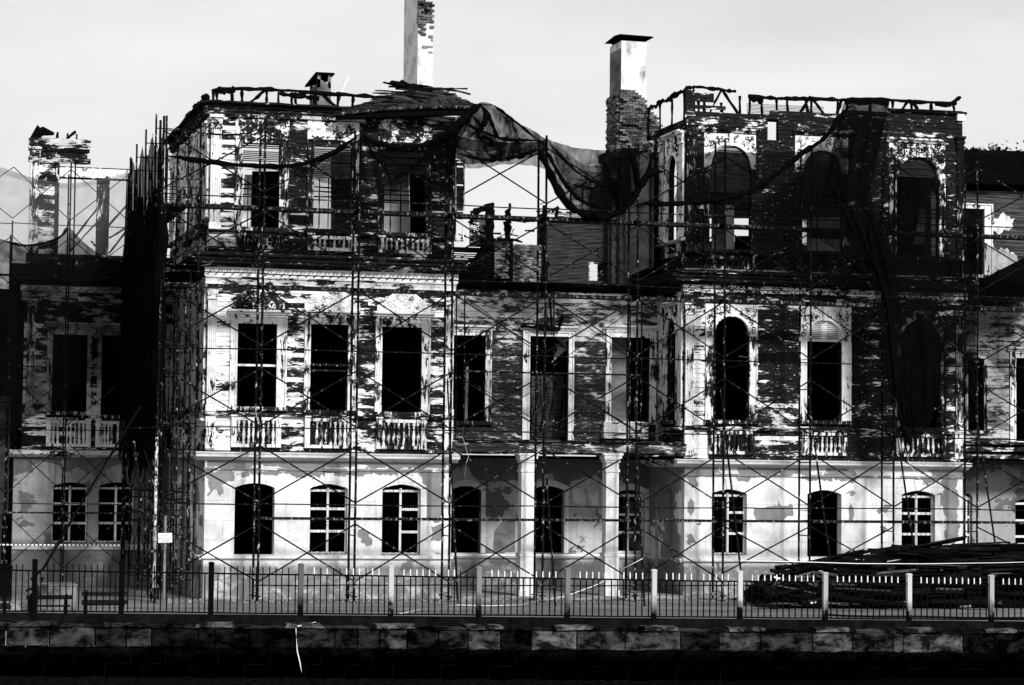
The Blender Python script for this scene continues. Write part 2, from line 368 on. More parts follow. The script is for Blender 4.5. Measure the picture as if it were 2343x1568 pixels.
# ---------------------------------------------------------------- wall building kit
def curve_z(t, zt, rise, kind):
    return zt - rise*(1-math.sqrt(max(0, 1-t*t))) if kind == 'arch' else zt - rise*t*t
def arch_fill(mb, x0, x1, zt, rise, ztop, y0, y1, kind, n=12):
    for k in range(n):
        a, b = -1+2*k/n, -1+2*(k+1)/n; xa, xb = x0+(x1-x0)*(a+1)/2, x0+(x1-x0)*(b+1)/2
        mb.prism([(xa, curve_z(a, zt, rise, kind)), (xb, curve_z(b, zt, rise, kind)), (xb, ztop), (xa, ztop)], y0, y1)
def arch_band(mb, x0, x1, zt, rise, wd, y0, y1, kind, n=14):
    xm, hw = (x0+x1)/2, (x1-x0)/2
    for k in range(n):
        a, b = -1+2*k/n, -1+2*(k+1)/n
        P = []
        for t in (a, b): P.append((xm+t*hw, curve_z(t, zt, rise, kind)))
        for t in (b, a): P.append((xm+t*(hw+wd), curve_z(t, zt+wd, rise+wd*.6, kind)))
        mb.prism(P, y0, y1)
class Op:
    def __init__(s, x0, x1, z0, z1, c0, c1, cz, kind='rect', rise=None):
        s.x0, s.x1, s.z0, s.z1, s.c0, s.c1, s.cz, s.kind = x0, x1, z0, z1, c0, c1, cz, kind
        s.rise = rise if rise is not None else ((x1-x0)/2*1.05 if kind == 'arch' else (.14 if kind == 'seg' else 0))
def opx(u0, u1, vt, vb, c0, c1, cv, kind='rect', y=0.0, rise=None):
    um, vm = (u0+u1)/2, (vt+vb)/2
    return Op(PX(u0, vm, y), PX(u1, vm, y), PZ(vb, um, y), PZ(vt, um, y), PX(c0, vm, y), PX(c1, vm, y), PZ(cv, um, y), kind, rise)
def wall_strips(mb, x0, x1, z0, z1, y0, y1, ops):
    x = x0
    for o in sorted(ops, key=lambda q: q.x0):
        mb.box(x, o.x0, y0, y1, z0, z1)
        if o.z0 > z0: mb.box(o.x0, o.x1, y0, y1, z0, o.z0)
        if o.kind == 'rect': mb.box(o.x0, o.x1, y0, y1, o.z1, z1)
        else: arch_fill(mb, o.x0, o.x1, o.z1, o.rise, z1, y0, y1, o.kind)
        x = o.x1
    mb.box(x, x1, y0, y1, z0, z1)
_bm = {}
def board_mesh(L, h, mat):
    key = (round(L, 2), round(h, 3), mat.name, R.randrange(2))
    if key not in _bm:
        m = MB(); t0, t1 = .012, .034; e = [jit(.006) for _ in range(4)]
        m.quadbox([(0, -t1, -.008+e[0]), (L, -t1, -.008+e[1]), (L, 0, 0), (0, 0, 0), (0, -t0, h+e[2]), (L, -t0, h+e[3]), (L, 0, h), (0, 0, h)])
        me = m.mesh('board'); me.materials.append(mat); _bm[key] = me
    return _bm[key]
class Budget:
    def __init__(s, n=296): s.n = n; s.rest = {}
def boards(parent, bud, x0, x1, z0, z1, y, holes, cov, mat=None, pitch=.156, FM=Matrix.Identity(4), miss=.015, mx=2.6):
    mat = mat or M_board
    n = max(1, round((z1-z0)/pitch)); ph = (z1-z0)/n
    for k in range(n):
        z = z0+k*ph; zc = z+ph/2
        seg = [(x0, x1)]
        for (a, b, c, d) in holes:
            if c-.02 < zc < d+.02:
                ns = []
                for (p, q) in seg:
                    if b <= p or a >= q: ns.append((p, q)); continue
                    if a > p: ns.append((p, a))
                    if b < q: ns.append((b, q))
                seg = ns
        for (p, q) in seg:
            if q-p < .06: continue
            cut = [p]
            while q-cut[-1] > mx*1.25: cut.append(cut[-1]+R.uniform(.6, 1)*mx)
            cut.append(q)
            for a, b in zip(cut, cut[1:]):
                if R.random() < miss: continue
                c = cov((a+b)/2, zc) if callable(cov) else cov
                M = FM @ Matrix.Translation((a+.002, y+jit(.004), z)) @ Matrix.Rotation(jit(.006) if R.random() > .06 else jit(.03), 4, 'Y')
                if bud.n > 0 and (q-p) > .3:
                    bud.n -= 1; link('board', board_mesh(b-a-.004, ph, mat), None, parent, M, cov=c)
                else:
                    key = (round(c*5)/5, mat.name)
                    mb, _, _ = bud.rest.setdefault(key, (MB(), mat, parent))
                    L = b-a-.004; P = [(0, -.034, 0), (L, -.034, 0), (L, 0, 0), (0, 0, 0), (0, -.012, ph), (L, -.012, ph), (L, 0, ph), (0, 0, ph)]
                    mb.quadbox([tuple(M @ Vector(q2)) for q2 in P])
def flush(bud):
    for (c, _), (mb, mat, parent) in bud.rest.items(): obj('board', mb, mat, parent, cov=c, kind='stuff')
    bud.rest = {}
def curls(mb, x0, x1, z0, z1, y, n, r0=.04, r1=.1, test=None, t=.012):
    for _ in range(n*4):
        if n <= 0: break
        cx, cz, r = R.uniform(x0, x1), R.uniform(z0, z1), R.uniform(r0, r1)
        if test and not test(cx, cz): continue
        n -= 1; a0 = R.uniform(0, 6.28); s = R.choice((-1, 1)); turns = R.uniform(3.2, 6.5)
        mb.tube([(cx+math.cos(a0+s*turns*q/7)*r*(1-.09*q), y-.01*(q % 2), cz+math.sin(a0+s*turns*q/7)*r*(1-.09*q)) for q in range(8)], [t*(1.25-.12*q) for q in range(8)], 4, False)
def casing(o, step=.05):
    mb = MB()
    zt = o.cz if o.kind == 'rect' else o.z1-o.rise
    for a, b, sg in ((o.c0, o.x0, 1), (o.x1, o.c1, -1)):
        mb.box(a, b, -step, 0, o.z0, zt)
        mb.box(a if sg > 0 else b-.05, a+.05 if sg > 0 else b, -step-.045, -step, o.z0, zt)
        mb.box(b-.06 if sg > 0 else a, b if sg > 0 else a+.06, -step-.03, -step, o.z0, zt)
    mb.box(o.x0, o.x1, -step, -.002, o.z0-.03, o.z0-.001)
    if o.kind == 'rect':
        mb.box(o.x0, o.x1, -step, 0, o.z1, o.cz); mb.box(o.c0+.05, o.c1-.05, -step-.045, -step-.001, o.cz-.05, o.cz); mb.box(o.x0, o.x1, -step-.03, -step, o.z1, o.z1+.05)
    return mb
def window(parent, o, cov, FM=Matrix.Identity(4), hood=True, sill=True, mat=None, ccov=None):
    mat = mat or M_vert
    w_ = obj('window', casing(o), mat, parent, FM, cov=cov)
    if o.kind == 'arch':
        s = MB(); zs = o.z1-o.rise
        arch_fill(s, o.x0, o.x1, o.z1, o.rise, o.cz, -.05, 0, 'arch'); s.box(o.c0, o.x0, -.05, 0, zs, o.cz); s.box(o.x1, o.c1, -.05, 0, zs, o.cz)
        arch_band(s, o.x0, o.x1, o.z1, o.rise, .09, -.10, -.052, 'arch'); s.box((o.x0+o.x1)/2-.07, (o.x0+o.x1)/2+.07, -.14, -.05, o.z1-.02, o.cz)
        cc = ccov if ccov is not None else cov
        obj('spandrel_panel', s, M_orn, w_, FM, cov=cc)
        q = MB(); xm, hw = (o.x0+o.x1)/2, (o.x1-o.x0)/2
        curls(q, o.c0+.05, o.c1-.05, zs, o.cz-.05, -.06, 60, .05, .11, lambda x, z: z > o.z1+.1 or abs(x-xm) > hw+.02 or (z-zs)/o.rise > math.sqrt(max(0, 1-((x-xm)/(hw+.1))**2))+.1, .018)
        obj('carving', q, M_orn, w_, FM, cov=cc*.48, kind='stuff')  # curls darker than their panel: relief shading put into the colour
    if hood:
        h = MB(); h.extr([(0, o.cz+.02), (-.1, o.cz+.02), (-.14, o.cz+.08), (-.2, o.cz+.11), (-.21, o.cz+.17), (0, o.cz+.19)], o.c0-.1, o.c1+.1, 3, .006)
        obj('hood_moulding', h, M_orn, w_, FM, cov=min(1, cov+.1))
    if sill:
        s = MB(); s.box(o.c0-.04, o.c1+.04, -.16, -.0, o.z0-.12, o.z0-.002); obj('sill', s, M_vert, w_, FM, cov=cov*.7)
    return w_
def lathe(prof, n=7):
    mb = MB(); b = 0
    for r, z in prof: mb.v += [(math.cos(2*math.pi*k/n)*r, math.sin(2*math.pi*k/n)*r, z) for k in range(n)]
    for i in range(len(prof)-1):
        for k in range(n): mb.f.append((i*n+k, i*n+(k+1) % n, (i+1)*n+(k+1) % n, (i+1)*n+k))
    return mb
_bal = lathe([(.045, 0), (.045, .1), (.025, .16), (.055, .38), (.028, .62), (.035, .7), (.02, .8), (.045, .9), (.045, 1)]).mesh('baluster'); _bal.materials.append(M_vert)
def balustrade(parent, x0, x1, z0, z1, cov, n=8, FM=Matrix.Identity(4), posts=True):
    mb = MB(); pw = .16
    mb.box(x0, x1, -.13, -.04, z1-.1, z1); mb.box(x0, x1, -.13, -.04, z0, z0+.1)
    if posts:
        for a in (x0-pw, x1): mb.box(a, a+pw, -.17, -.0, z0, z1+.02); mb.box(a+.035, a+pw-.035, -.19, -.17, z0+.12, z1-.12); mb.box(a-.03, a+pw+.03, -.22, 0, z1+.022, z1+.07)
    b = obj('balustrade', mb, M_vert, parent, FM, cov=cov)
    H = z1-z0-.2
    for k in range(n):
        if R.random() < .05: continue
        x = x0+(x1-x0)*(k+.5)/n
        link('baluster', _bal, None, b, FM @ Matrix.Translation((x, -.08, z0+.1)) @ Matrix.Rotation(jit(.03), 4, 'Y') @ Matrix.Diagonal((1.05, .8, H, 1)), cov=cov+jit(.12))
    bk = MB(); bk.box(x0, x1, -.012, -.002, z0+.1, z1-.1); obj('back_panel', bk, M_vert, b, FM, cov=.18)
def pilaster(parent, x0, x1, z0, z1, cov, FM=Matrix.Identity(4), cap='carved'):
    mb = MB(); mb.box(x0, x1, -.07, 0, z0, z1); n = 4; wd = (x1-x0)/(n*2+1)
    for k in range(n+1): mb.box(x0+wd*2*k, x0+wd*(2*k+1), -.1, -.07, z0+.25, z1-.45)
    mb.box(x0-.03, x1+.03, -.12, -.071, z0, z0+.2)
    p = obj('pilaster', mb, M_vert, parent, FM, cov=cov)
    c = MB(); c.box(x0-.03, x1+.03, -.14, -.071, z1-.42, z1-.36); c.box(x0-.06, x1+.06, -.2, -.0, z1-.08, z1+.0)
    c.prism([(x0, z1-.36), (x1, z1-.36), (x1+.05, z1-.081), (x0-.05, z1-.081)], -.13, -.071)
    curls(c, x0, x1, z1-.33, z1-.12, -.14, 10, .03, .07)
    obj('capital', c, M_orn, p, FM, cov=cov*.95); return p
_w = MB()
_w.tube([(0, 0, 0), (.06, 0, .015), (.11, 0, .06), (.14, 0, .11), (.18, 0, .135), (.215, 0, .12), (.225, 0, .09), (.205, 0, .07), (.185, 0, .085)], [.009, .010, .011, .011, .011, .01, .01, .008, .006], 3, False)
_wave = _w.mesh('wave_scroll'); _wave.materials.append(M_burnt)  # dark wood on the ridges: scroll relief shading put into the colour
def beam(parent, p, q, w=.06, mat=None, name='charred_beam', seg=5, rough=.35):
    p, q = Vector(p), Vector(q); mb = MB()
    pts = [p.lerp(q, k/seg)+Vector((jit(w*.15), jit(w*.15), jit(w*.15))) for k in range(seg+1)]
    mb.tube(pts, [w*.7*(1+jit(rough)) for _ in pts], 5); return obj(name, mb, mat or M_char, parent)

# ---------------------------------------------------------------- lower floor windows: white frame, iron grille, keystone
def lower_window(parent, o, y, frame=True, grille=True, FM=Matrix.Identity(4), key=True, cells=(.33, .62), half=False):
    w_ = None
    if frame:
        mb = MB(); yb = y+.16; t = .045; xm = (o.x0+o.x1)/2; H = o.z1-.05-o.z0
        if not half: mb.box(o.x0, o.x0+t, yb, yb+.05, o.z0, o.z1-.12)
        mb.box(o.x1-t, o.x1, yb, yb+.05, o.z0, o.z1-.12); mb.box(xm-t*.8, xm+t*.8, yb-.02, yb+.05, o.z0, o.z1-.12)
        for f in cells: mb.box(o.x0+t if not half else xm, o.x1-t, yb+.005, yb+.045, o.z0+H*f-.04, o.z0+H*f+.04)
        mb.box(o.x0+t, o.x1-t, yb+.005, yb+.045, o.z0, o.z0+.06); mb.box(o.x0+t, o.x1-t, yb+.005, yb+.045, o.z1-.24, o.z1-.16)
        w_ = obj('window', mb, M_white, parent, FM)
    else:
        mb = MB(); mb.box(o.x0, o.x1, y+.1, y+.2, o.z0, o.z0+.03); w_ = obj('window', mb, M_char, parent, FM)
    if grille:
        gmb = MB(); n = 7; yy = y-.04; zt = o.z1-.16
        for k in range(n+1):
            x = o.x0+.02+(o.x1-o.x0-.04)*k/n; gmb.tube([(x, yy, o.z0), (x+jit(.01), yy, zt)], .008, 4)
        for z in (o.z0+.02, zt, (o.z0+zt)/2): gmb.tube([(o.x0, yy, z), (o.x1, yy, z)], .011, 4)
        for k in range(5):
            x = o.x0+(o.x1-o.x0)*(k+.5)/5
            gmb.tube([(x+.07*math.cos(a*.9), yy, zt+.02+.06*math.sin(a*.9)) for a in range(6)], .007, 3)
            gmb.tube([(x+.08*math.cos(a*.9), yy-.01, o.z0+.03+.04*math.sin(a*.9)) for a in range(6)], .007, 3)
        obj('grille', gmb, M_iron, w_, FM)
    if key:
        kx = (o.x0+o.x1)/2; km = MB(); km.prism([(kx-.1, o.z1+.01), (kx+.1, o.z1+.01), (kx+.15, o.z1+.36), (kx-.15, o.z1+.36)], y-.05, y+.05)
        obj('keystone', km, M_plaster, parent, FM, cov=0.0)
    return w_
# ---------------------------------------------------------------- the two pavilions
DEP = 10.0
def pavilion(P):
    ul = P['ul']; y = 0.0
    zz = lambda v: PZ(v, ul, 0)
    x0, x1 = PX(P['ul'], 1000), PX(P['ur'], 1000)
    b = thing(P['name'], P['label'], 'building', ((x0+x1)/2, 0, 0)); bud = Budget(); P['root'] = b; P['x0'], P['x1'] = x0, x1
    zl, zs, zc0, zc1 = zz(P['ledge']), zz(P['string']), zz(P['cor0']), zz(P['cor1'])
    zb0, zb1 = zz(P['bal0']), zz(P['bal1']); zf = zz(P['frieze']); zw0, zw1 = zz(P['wave0']), zz(P['wave1']); zd = zz(P['dark'])
    zu0, zu1 = zz(P['ub0']), zz(P['ub1']); ztop = zz(P['top'])
    FL = Matrix.Translation((x0, DEP, 0)) @ Matrix.Rotation(-math.pi/2, 4, 'Z')     # the left flank: local x runs from the back to the front corner
    # --- plastered ground storey
    m = MB(); wall_strips(m, x0, x1, zl, zc0, -.06, .3, P['gf']); obj('plaster_wall', m, M_plaster, b, cov=P['gcov'])
    for o in P['gf']:
        fr = MB(); arch_band(fr, o.x0, o.x1, o.z1, o.rise, .22, -.075, -.055, 'seg')
        for a, c in ((o.x0-.2, o.x0), (o.x1, o.x1+.2)): fr.box(a, c, -.075, -.055, o.z0, o.z1-o.rise)
        obj('window_surround', fr, M_plaster, b, cov=.02)
    m = MB(); wall_strips(m, .0, DEP-.3, 0, zc0, -.06, .3, P['sgf']); obj('plaster_wall', m, M_plaster, b, FL, cov=.62)
    m = MB(); m.box(x0-.02, x1, -.1, .3, 0, zl-.12); obj('base_wall', m, M_plaster, b, cov=.3)
    m = MB(); m.extr([(-.06, zl-.14), (-.13, zl-.12), (-.2, zl-.07), (-.2, zl+.01), (-.06, zl+.05)], x0-.08, x1+.05, 12, .004); obj('ledge', m, M_plaster, b, cov=.1)
    m = MB(); m.extr([(-.06, zl-.14), (-.14, zl-.1), (-.18, zl-.0), (-.06, zl+.03)], 0, DEP+.1, 12, .004); obj('ledge', m, M_plaster, b, FL, cov=.5)
    m = MB(); m.extr([(-.06, zs-.03), (-.11, zs-.02), (-.11, zs+.03), (-.06, zs+.05)], x0-.05, x1+.02, 8, .003); obj('string_course', m, M_plaster, b, cov=.5)
    cp = [(-.06, zc0-.1), (-.14, zc0-.06), (-.2, zc0-.0), (-.36, zc0+.02), (-.38, zc1-.05), (-.42, zc1), (0, zc1+.04)]
    m = MB(); m.extr(cp, x0-.36, x1+.2, 14, .005); obj('cornice', m, M_white if P['corw'] else M_orn, b, cov=.75)
    m = MB(); m.extr(cp, 0, DEP, 8, .004); obj('cornice', m, M_orn, b, FL, cov=.5)
    # --- first storey
    zb_ = zc1+.04
    m = MB(); wall_strips(m, x0, x1, zc1+.04, zd-.02, 0, .25, P['f1']); obj('sheathing', m, M_vert, b, cov=.18)
    for o in P['f1']: o.z0b = o.z0
    holes = [(o.c0, o.c1, o.z0-.12, o.cz+(.19 if P['hood1'] else .1)) for o in P['f1']]
    pz = [(x0, x0+.26, zb1+.1, zf), (x1-.26, x1, zb1+.1, zf)]
    bh = [(o.x0-.16, o.x1+.16, zb_, zb1+.07) for o in P['f1']]
    boards(b, bud, x0, x1, zb_+.05, zf-.03, 0, holes+pz+bh+P.get('gaps', []), P['cov1'])
    for i, o in enumerate(P['f1']):
        w_ = window(b, o, P['wc1'][i], hood=P['hood1'], ccov=P.get('sp1', [.8]*3)[i])
        if P['sash'][i]:
            s = MB(); zt = o.z0+(o.z1-o.z0)*P['sash'][i]; s.box(o.x0, o.x1, .04, .12, zt-.035, zt+.035)
            if i == 1: s.box(o.x0, o.x1, .06, .14, zt-.21, zt-.15)
            obj('meeting_rail', s, M_vert, w_, cov=.85-.5*i)
        balustrade(b, o.x0, o.x1, zb0, zb1, P['bc1'][i])
    m = MB(); m.extr([(0, zb1+.02), (-.16, zb1+.03), (-.2, zb1+.1), (-.05, zb1+.15), (0, zb1+.15)], x0-.05, x1+.02, 10, .01); obj('sill_band', m, M_board, b, cov=.42)
    pilaster(b, x0, x0+.28, zb1+.16, zf-.02, P['pil'][0]); pilaster(b, x1-.25, x1, zb1+.16, zf-.02, P['pil'][1])
    for a in (x0, x1-.28): 
        q = MB(); q.box(a-.02, a+.3, -.12, 0, zb0-.05, zb1+.02); q.box(a+.05, a+.23, -.14, -.12, zb0+.08, zb1-.12); obj('pedestal', q, M_vert, b, cov=P['pil'][0]*.85)
    m = MB(); m.extr([(0, zf), (-.07, zf), (-.09, zf+.1), (-.16, zw0-.03), (-.2, zw0-.03), (-.2, zw0), (0, zw0)], x0-.1, x1+.06, 16, .006); obj('frieze_band', m, M_board, b, cov=P['fz'])
    m = MB(); m.extr([(0, zw0+.002), (-.21, zw0+.002), (-.25, zw1), (0, zw1)], x0-.14, x1+.1, 8, .003); wb = obj('wave_band', m, M_orn, b, cov=P['wv'])
    x = x0-.1
    while x < x1-.12:
        link('wave_scroll', _wave, None, wb, Matrix.Translation((x, -.225-.012, zw0+.05)) @ Matrix.Diagonal((1.12, 1, (zw1-zw0)/.2, 1))); x += .262
    if P['scroll']:
        q = MB(); curls(q, x0-.05, x1, zw0+.04, zw1-.03, -.25, int((x1-x0)*P['scroll']), .035, .085, None, .018); obj('carving', q, M_orn, wb, cov=.66, kind='stuff')
    # --- broad dark cornice between the storeys
    m = MB(); m.extr([(0, zw1+.002), (-.27, zw1+.002), (-.34, zw1+.06), (-.52, zw1+.12), (-.54, zd-.12), (-.6, zd-.08), (-.6, zd-.03), (-.12, zd+.03), (0, zd+.03)], x0-.5, x1+.3, 16, .02); obj('broad_cornice', m, M_board, b, cov=.13)
    for (zq_, yq_, cv_) in ((zw1+.13, -.535, .3), (zd-.1, -.615, .22), (zd-.24, -.56, .12)):
        m = MB(); m.extr([(yq_+.05, zq_-.03), (yq_-.02, zq_-.025), (yq_-.03, zq_+.015), (yq_+.05, zq_+.03)], x0-.5+jit(.2), x1+.25+jit(.1), 26, .014); obj('moulding', m, M_board, b, cov=cv_)
    m = MB(); m.extr([(0, zw0), (-.2, zw0), (-.25, zw1+.05), (-.5, zw1+.12), (-.54, zd-.1), (-.12, zd+.03), (0, zd+.03)], 0, DEP, 8, .01); obj('broad_cornice', m, M_burnt, b, FL)
    # --- upper storey
    m = MB(); wall_strips(m, x0, x1, zd+.03, ztop-.05, 0, .2, P['f2']+P.get('rag', [])); obj('sheathing', m, M_vert, b, cov=.12)
    holes = [(o.c0, o.c1, o.z0-.12, o.cz+.15) for o in P['f2']]+[(o.x0, o.x1, o.z0, o.z1) for o in P.get('rag', [])]
    bh = [(o.x0-.1, o.x1+.1, zu0, zu1) for o in P['f2']]
    boards(b, bud, x0, x1, zd+.06, ztop, 0, holes+bh, P['cov2'])
    for i, o in enumerate(P['f2']):
        w_ = window(b, o, P['wc2'][i], hood=(P['kind2'] == 'arch'), ccov=P.get('sp2', [.95]*3)[i])
        if P['kind2'] == 'rect':
            s = MB(); s.box(o.c0, o.c1, -.06, 0, o.cz, o.cz+.6); s.box(o.c0+.15, o.c1-.15, -.08, -.06, o.cz+.08, o.cz+.5)
            s.extr([(-.0, o.cz+.62), (-.14, o.cz+.62), (-.18, o.cz+.7), (-.05, o.cz+.76), (0, o.cz+.76)], o.c0-.2, o.c1+.2, 3, .01)
            curls(s, o.c0+.25, o.c1-.25, o.cz+.15, o.cz+.45, -.08, 26, .04, .09); obj('carved_panel', s, M_orn, w_, cov=[.5, .54, .4][i])
        balustrade(b, o.x0, o.x1, zu0, zu1, P['bc2'][i], posts=True)
    m = MB(); m.extr([(0, zu1+.002), (-.14, zu1+.01), (-.2, zu1+.07), (-.05, zu1+.1), (0, zu1+.1)], x0-.03, x1+.03, 12, .01); obj('sill_band', m, M_board, b, cov=.3)
    m = MB(); m.extr([(0, zu0-.1), (-.1, zu0-.1), (-.15, zu0-.03), (0, zu0)], x0-.03, x1+.03, 12, .012); obj('moulding', m, M_board, b, cov=.5)
    ze = zz(P['ent'])
    pilaster(b, x0, x0+.33, zu1+.1, ze, P['pil'][2]); pilaster(b, x1-.22, x1, zu1+.1, ze, P['pil'][3])
    if P['corn2']:
        for (a, c, d, cv) in ((ze, .12, .2, .3), (ze+.24, .16, .34, .14)):
            m = MB(); m.extr([(0, a), (-c, a), (-c-.04, a+.1), (-d, a+.14), (-d, a+.2), (0, a+.22)], x0-.2, PX(800, 250), 14, .014); obj('moulding', m, M_board, b, cov=cv)
            m = MB(); m.extr([(0, a), (-c, a), (-c-.04, a+.1), (-d, a+.14), (-d, a+.2), (0, a+.22)], .4, DEP, 12, .03); obj('moulding', m, M_board, b, FL, cov=cv)
    # --- left flank
    bud2 = Budget(0)
    for (za, zb2, ops, cv) in ((zc1+.04, zd-.02, P['s1'], .4), (zd+.03, ztop-.1, P['s2'], .38)):
        m = MB(); wall_strips(m, 0.0, DEP-.01, za, zb2, 0, .2, ops); obj('sheathing', m, M_vert, b, FL, cov=.2)
        boards(b, bud2, 0, DEP-.05, za, zb2, 0, [(o.c0, o.c1, o.z0-.12, o.cz+.1) for o in ops], cv, FM=FL, mat=M_board)
        for o in ops: window(b, o, .55, FL, ccov=.7)
        for a in (0.1, DEP-.5):
            pilaster(b, a, a+.4, za+1.1, zb2-.4, .62, FL)
        for o in ops:
            for a in (o.c0-.5, ): pilaster(b, max(.55, a), max(.55, a)+.3, za+1.1, zb2-.4, .6, FL)
        m = MB(); m.extr([(0, za+.95), (-.14, za+.96), (-.2, za+1.02), (0, za+1.08)], 0, DEP, 8, .01); obj('sill_band', m, M_board, b, FL, cov=.5)
    flush(bud2); flush(bud)
    # --- what is left inside
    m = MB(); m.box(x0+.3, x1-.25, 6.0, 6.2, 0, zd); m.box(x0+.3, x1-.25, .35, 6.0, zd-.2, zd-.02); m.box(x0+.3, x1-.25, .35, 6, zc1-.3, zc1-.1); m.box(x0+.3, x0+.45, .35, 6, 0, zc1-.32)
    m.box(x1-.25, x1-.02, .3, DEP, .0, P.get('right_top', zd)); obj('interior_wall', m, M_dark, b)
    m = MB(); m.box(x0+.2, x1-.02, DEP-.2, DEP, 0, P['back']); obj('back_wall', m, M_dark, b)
    return b

LP = dict(name='pavilion', label='left wooden pavilion with rectangular windows and flaking white paint, roofless above', ul=470, ur=1033,
  ledge=1272, string=1073, cor0=1046, cor1=1036, bal0=1022, bal1=953, frieze=652, wave0=632, wave1=611, dark=577, ub0=565, ub1=531, ent=263, top=240,
  gcov=.30, corw=True, hood1=True, kind2='rect', corn2=True, scroll=0,
  gf=[opx(535.5, 626.7, 1105.6, 1269, 0, 0, 0, 'seg'), opx(707, 793.6, 1108, 1267, 0, 0, 0, 'seg'), opx(872.7, 960.5, 1109, 1269, 0, 0, 0, 'seg')],
  f1=[opx(542, 632, 741, 931, 525, 655, 722), opx(709, 795, 743, 939, 695, 814, 723), opx(872.5, 963.5, 749, 943, 857, 983, 727)],
  f2=[opx(553.6, 638.7, 329, 521, 536, 659, 316), opx(716.8, 803.6, 336, 525.5, 701, 819, 321), opx(878, 975, 343, 534, 864, 987, 327)],
  sash=[.50, .53, 0], wc1=[.62, .55, .57], wc2=[.42, .32, .36], bc1=[.62, .58, .58], bc2=[.4, .56, .48], pil=[.68, .6, .62, .32], fz=.56, wv=.97, back=PZ(540, 700, 10))
def c1(x, z):
    u = (x-LP['x0'])/(LP['x1']-LP['x0'])
    z1 = PZ(700, 480)
    base = .7 if u < .12 else (.5 if u < .38 else (.40 if u < .7 else .44))
    if z > z1: base = .56 if u < .4 else .42
    return base + jit(.05)
LP['cov1'] = c1
LP['cov2'] = lambda x, z: (.52 if x < LP['x0']+.9 else .31)+jit(.08)
def sops(zs, kind, n=3, w0=1.15, w=None, cz=.2):
    return [Op(c-w0/2, c+w0/2, zs[0], zs[1], c-w0/2-.25, c+w0/2+.25, zs[1]+cz, kind) for c in (1.9, 5.0, 8.1)[:n]]
z_ = lambda v, u=470: PZ(v, u, 0)
LP['sgf'] = [Op(c-.45, c+.45, z_(1269), z_(1108), 0, 0, 0, 'seg') for c in (2.2, 5.2, 8.2)]
LP['s1'] = sops((z_(931), z_(741)), 'rect'); LP['s2'] = sops((z_(521), z_(335)), 'arch', cz=.55)
P = LP; LP['x0'], LP['x1'] = PX(470, 1000), PX(1033, 1000)
pav1 = pavilion(LP)

RP = dict(name='pavilion', label='right wooden pavilion with arched windows, darker scorched boards and a hole in its upper wall', ul=1565, ur=2200,
  ledge=1279, string=1087, cor0=1062, cor1=1053, bal0=1038, bal1=985, frieze=690, wave0=667, wave1=652, dark=618, ub0=613, ub1=583, ent=282, top=264,
  gcov=.27, corw=True, hood1=False, kind2='arch', corn2=False, scroll=22,
  gf=[opx(1626, 1706, 1120, 1269, 0, 0, 0, 'seg'), opx(1844.5, 1922.6, 1121.5, 1274, 0, 0, 0, 'seg'), opx(2060, 2136, 1123, 1270, 0, 0, 0, 'seg')],
  f1=[opx(1630.8, 1712.6, 723.7, 961.4, 1612, 1731, 697, 'arch'), opx(1843.8, 1924, 733, 962.6, 1827, 1945, 700, 'arch'), opx(2057, 2149.7, 731.4, 978, 2042, 2162, 712, 'arch')],
  f2=[opx(1621.7, 1717, 333.5, 571, 1609, 1727, 307, 'arch'), opx(1833.5, 1925.6, 345, 575, 1817, 1938, 313, 'arch'), opx(2048.6, 2146, 359.5, 587, 2032, 2160, 330, 'arch')],
  rag=[opx(1755.4, 1779.7, 273, 321, 0, 0, 0)],
  sash=[0, 0, 0], wc1=[.54, .6, .34], wc2=[.3, .26, .38], sp1=[.74, .78, .45], sp2=[.92, .85, .5], bc1=[.44, .55, .52], bc2=[.36, .34, .15], pil=[.62, .45, .3, .3], fz=.52, wv=.5, back=PZ(560, 1800, 10))
RP['x0'], RP['x1'] = PX(1565, 1000), PX(2200, 1000)
def c2(x, z):
    u = (x-RP['x0'])/(RP['x1']-RP['x0'])
    base = .62 if u < .09 else (.28 if u < .8 else .36)
    if z < PZ(900, 1700) and u < .42 and u > .09: base = .42
    return base + jit(.07)
RP['cov1'] = c2
RP['cov2'] = lambda x, z: .2+jit(.07)
z_ = lambda v, u=1565: PZ(v, u, 0)
RP['gaps'] = [(PX(1716, 820), PX(1824, 820), PZ(832, 1770), PZ(808, 1770)), (PX(1990, 830), PX(2010, 830), PZ(843, 2000), PZ(826, 2000))]
RP['sgf'] = [Op(DEP-1.75, DEP-.95, z_(1269), z_(1118), 0, 0, 0, 'seg')]
RP['s1'] = [Op(DEP-1.8, DEP-.75, z_(961), z_(722), DEP-2.05, DEP-.5, z_(697), 'arch')]
RP['s2'] = [Op(DEP-1.8, DEP-.75, z_(575), z_(345), DEP-2.1, DEP-.45, z_(305), 'arch'), Op(DEP-4.8, DEP-3.7, z_(575), z_(345), DEP-5.1, DEP-3.4, z_(305), 'arch')]
pav2 = pavilion(RP)
for root, P_ in ((pav1, LP), (pav2, RP)):
    for i, o in enumerate(P_['gf']):
        opened = (root is pav1 and i == 0) or (root is pav2 and i == 1)
        if not opened: lower_window(root, o, -.06, key=True, half=(root is pav1 and i == 2) or (root is pav2 and i == 0), cells=(.33, .66))
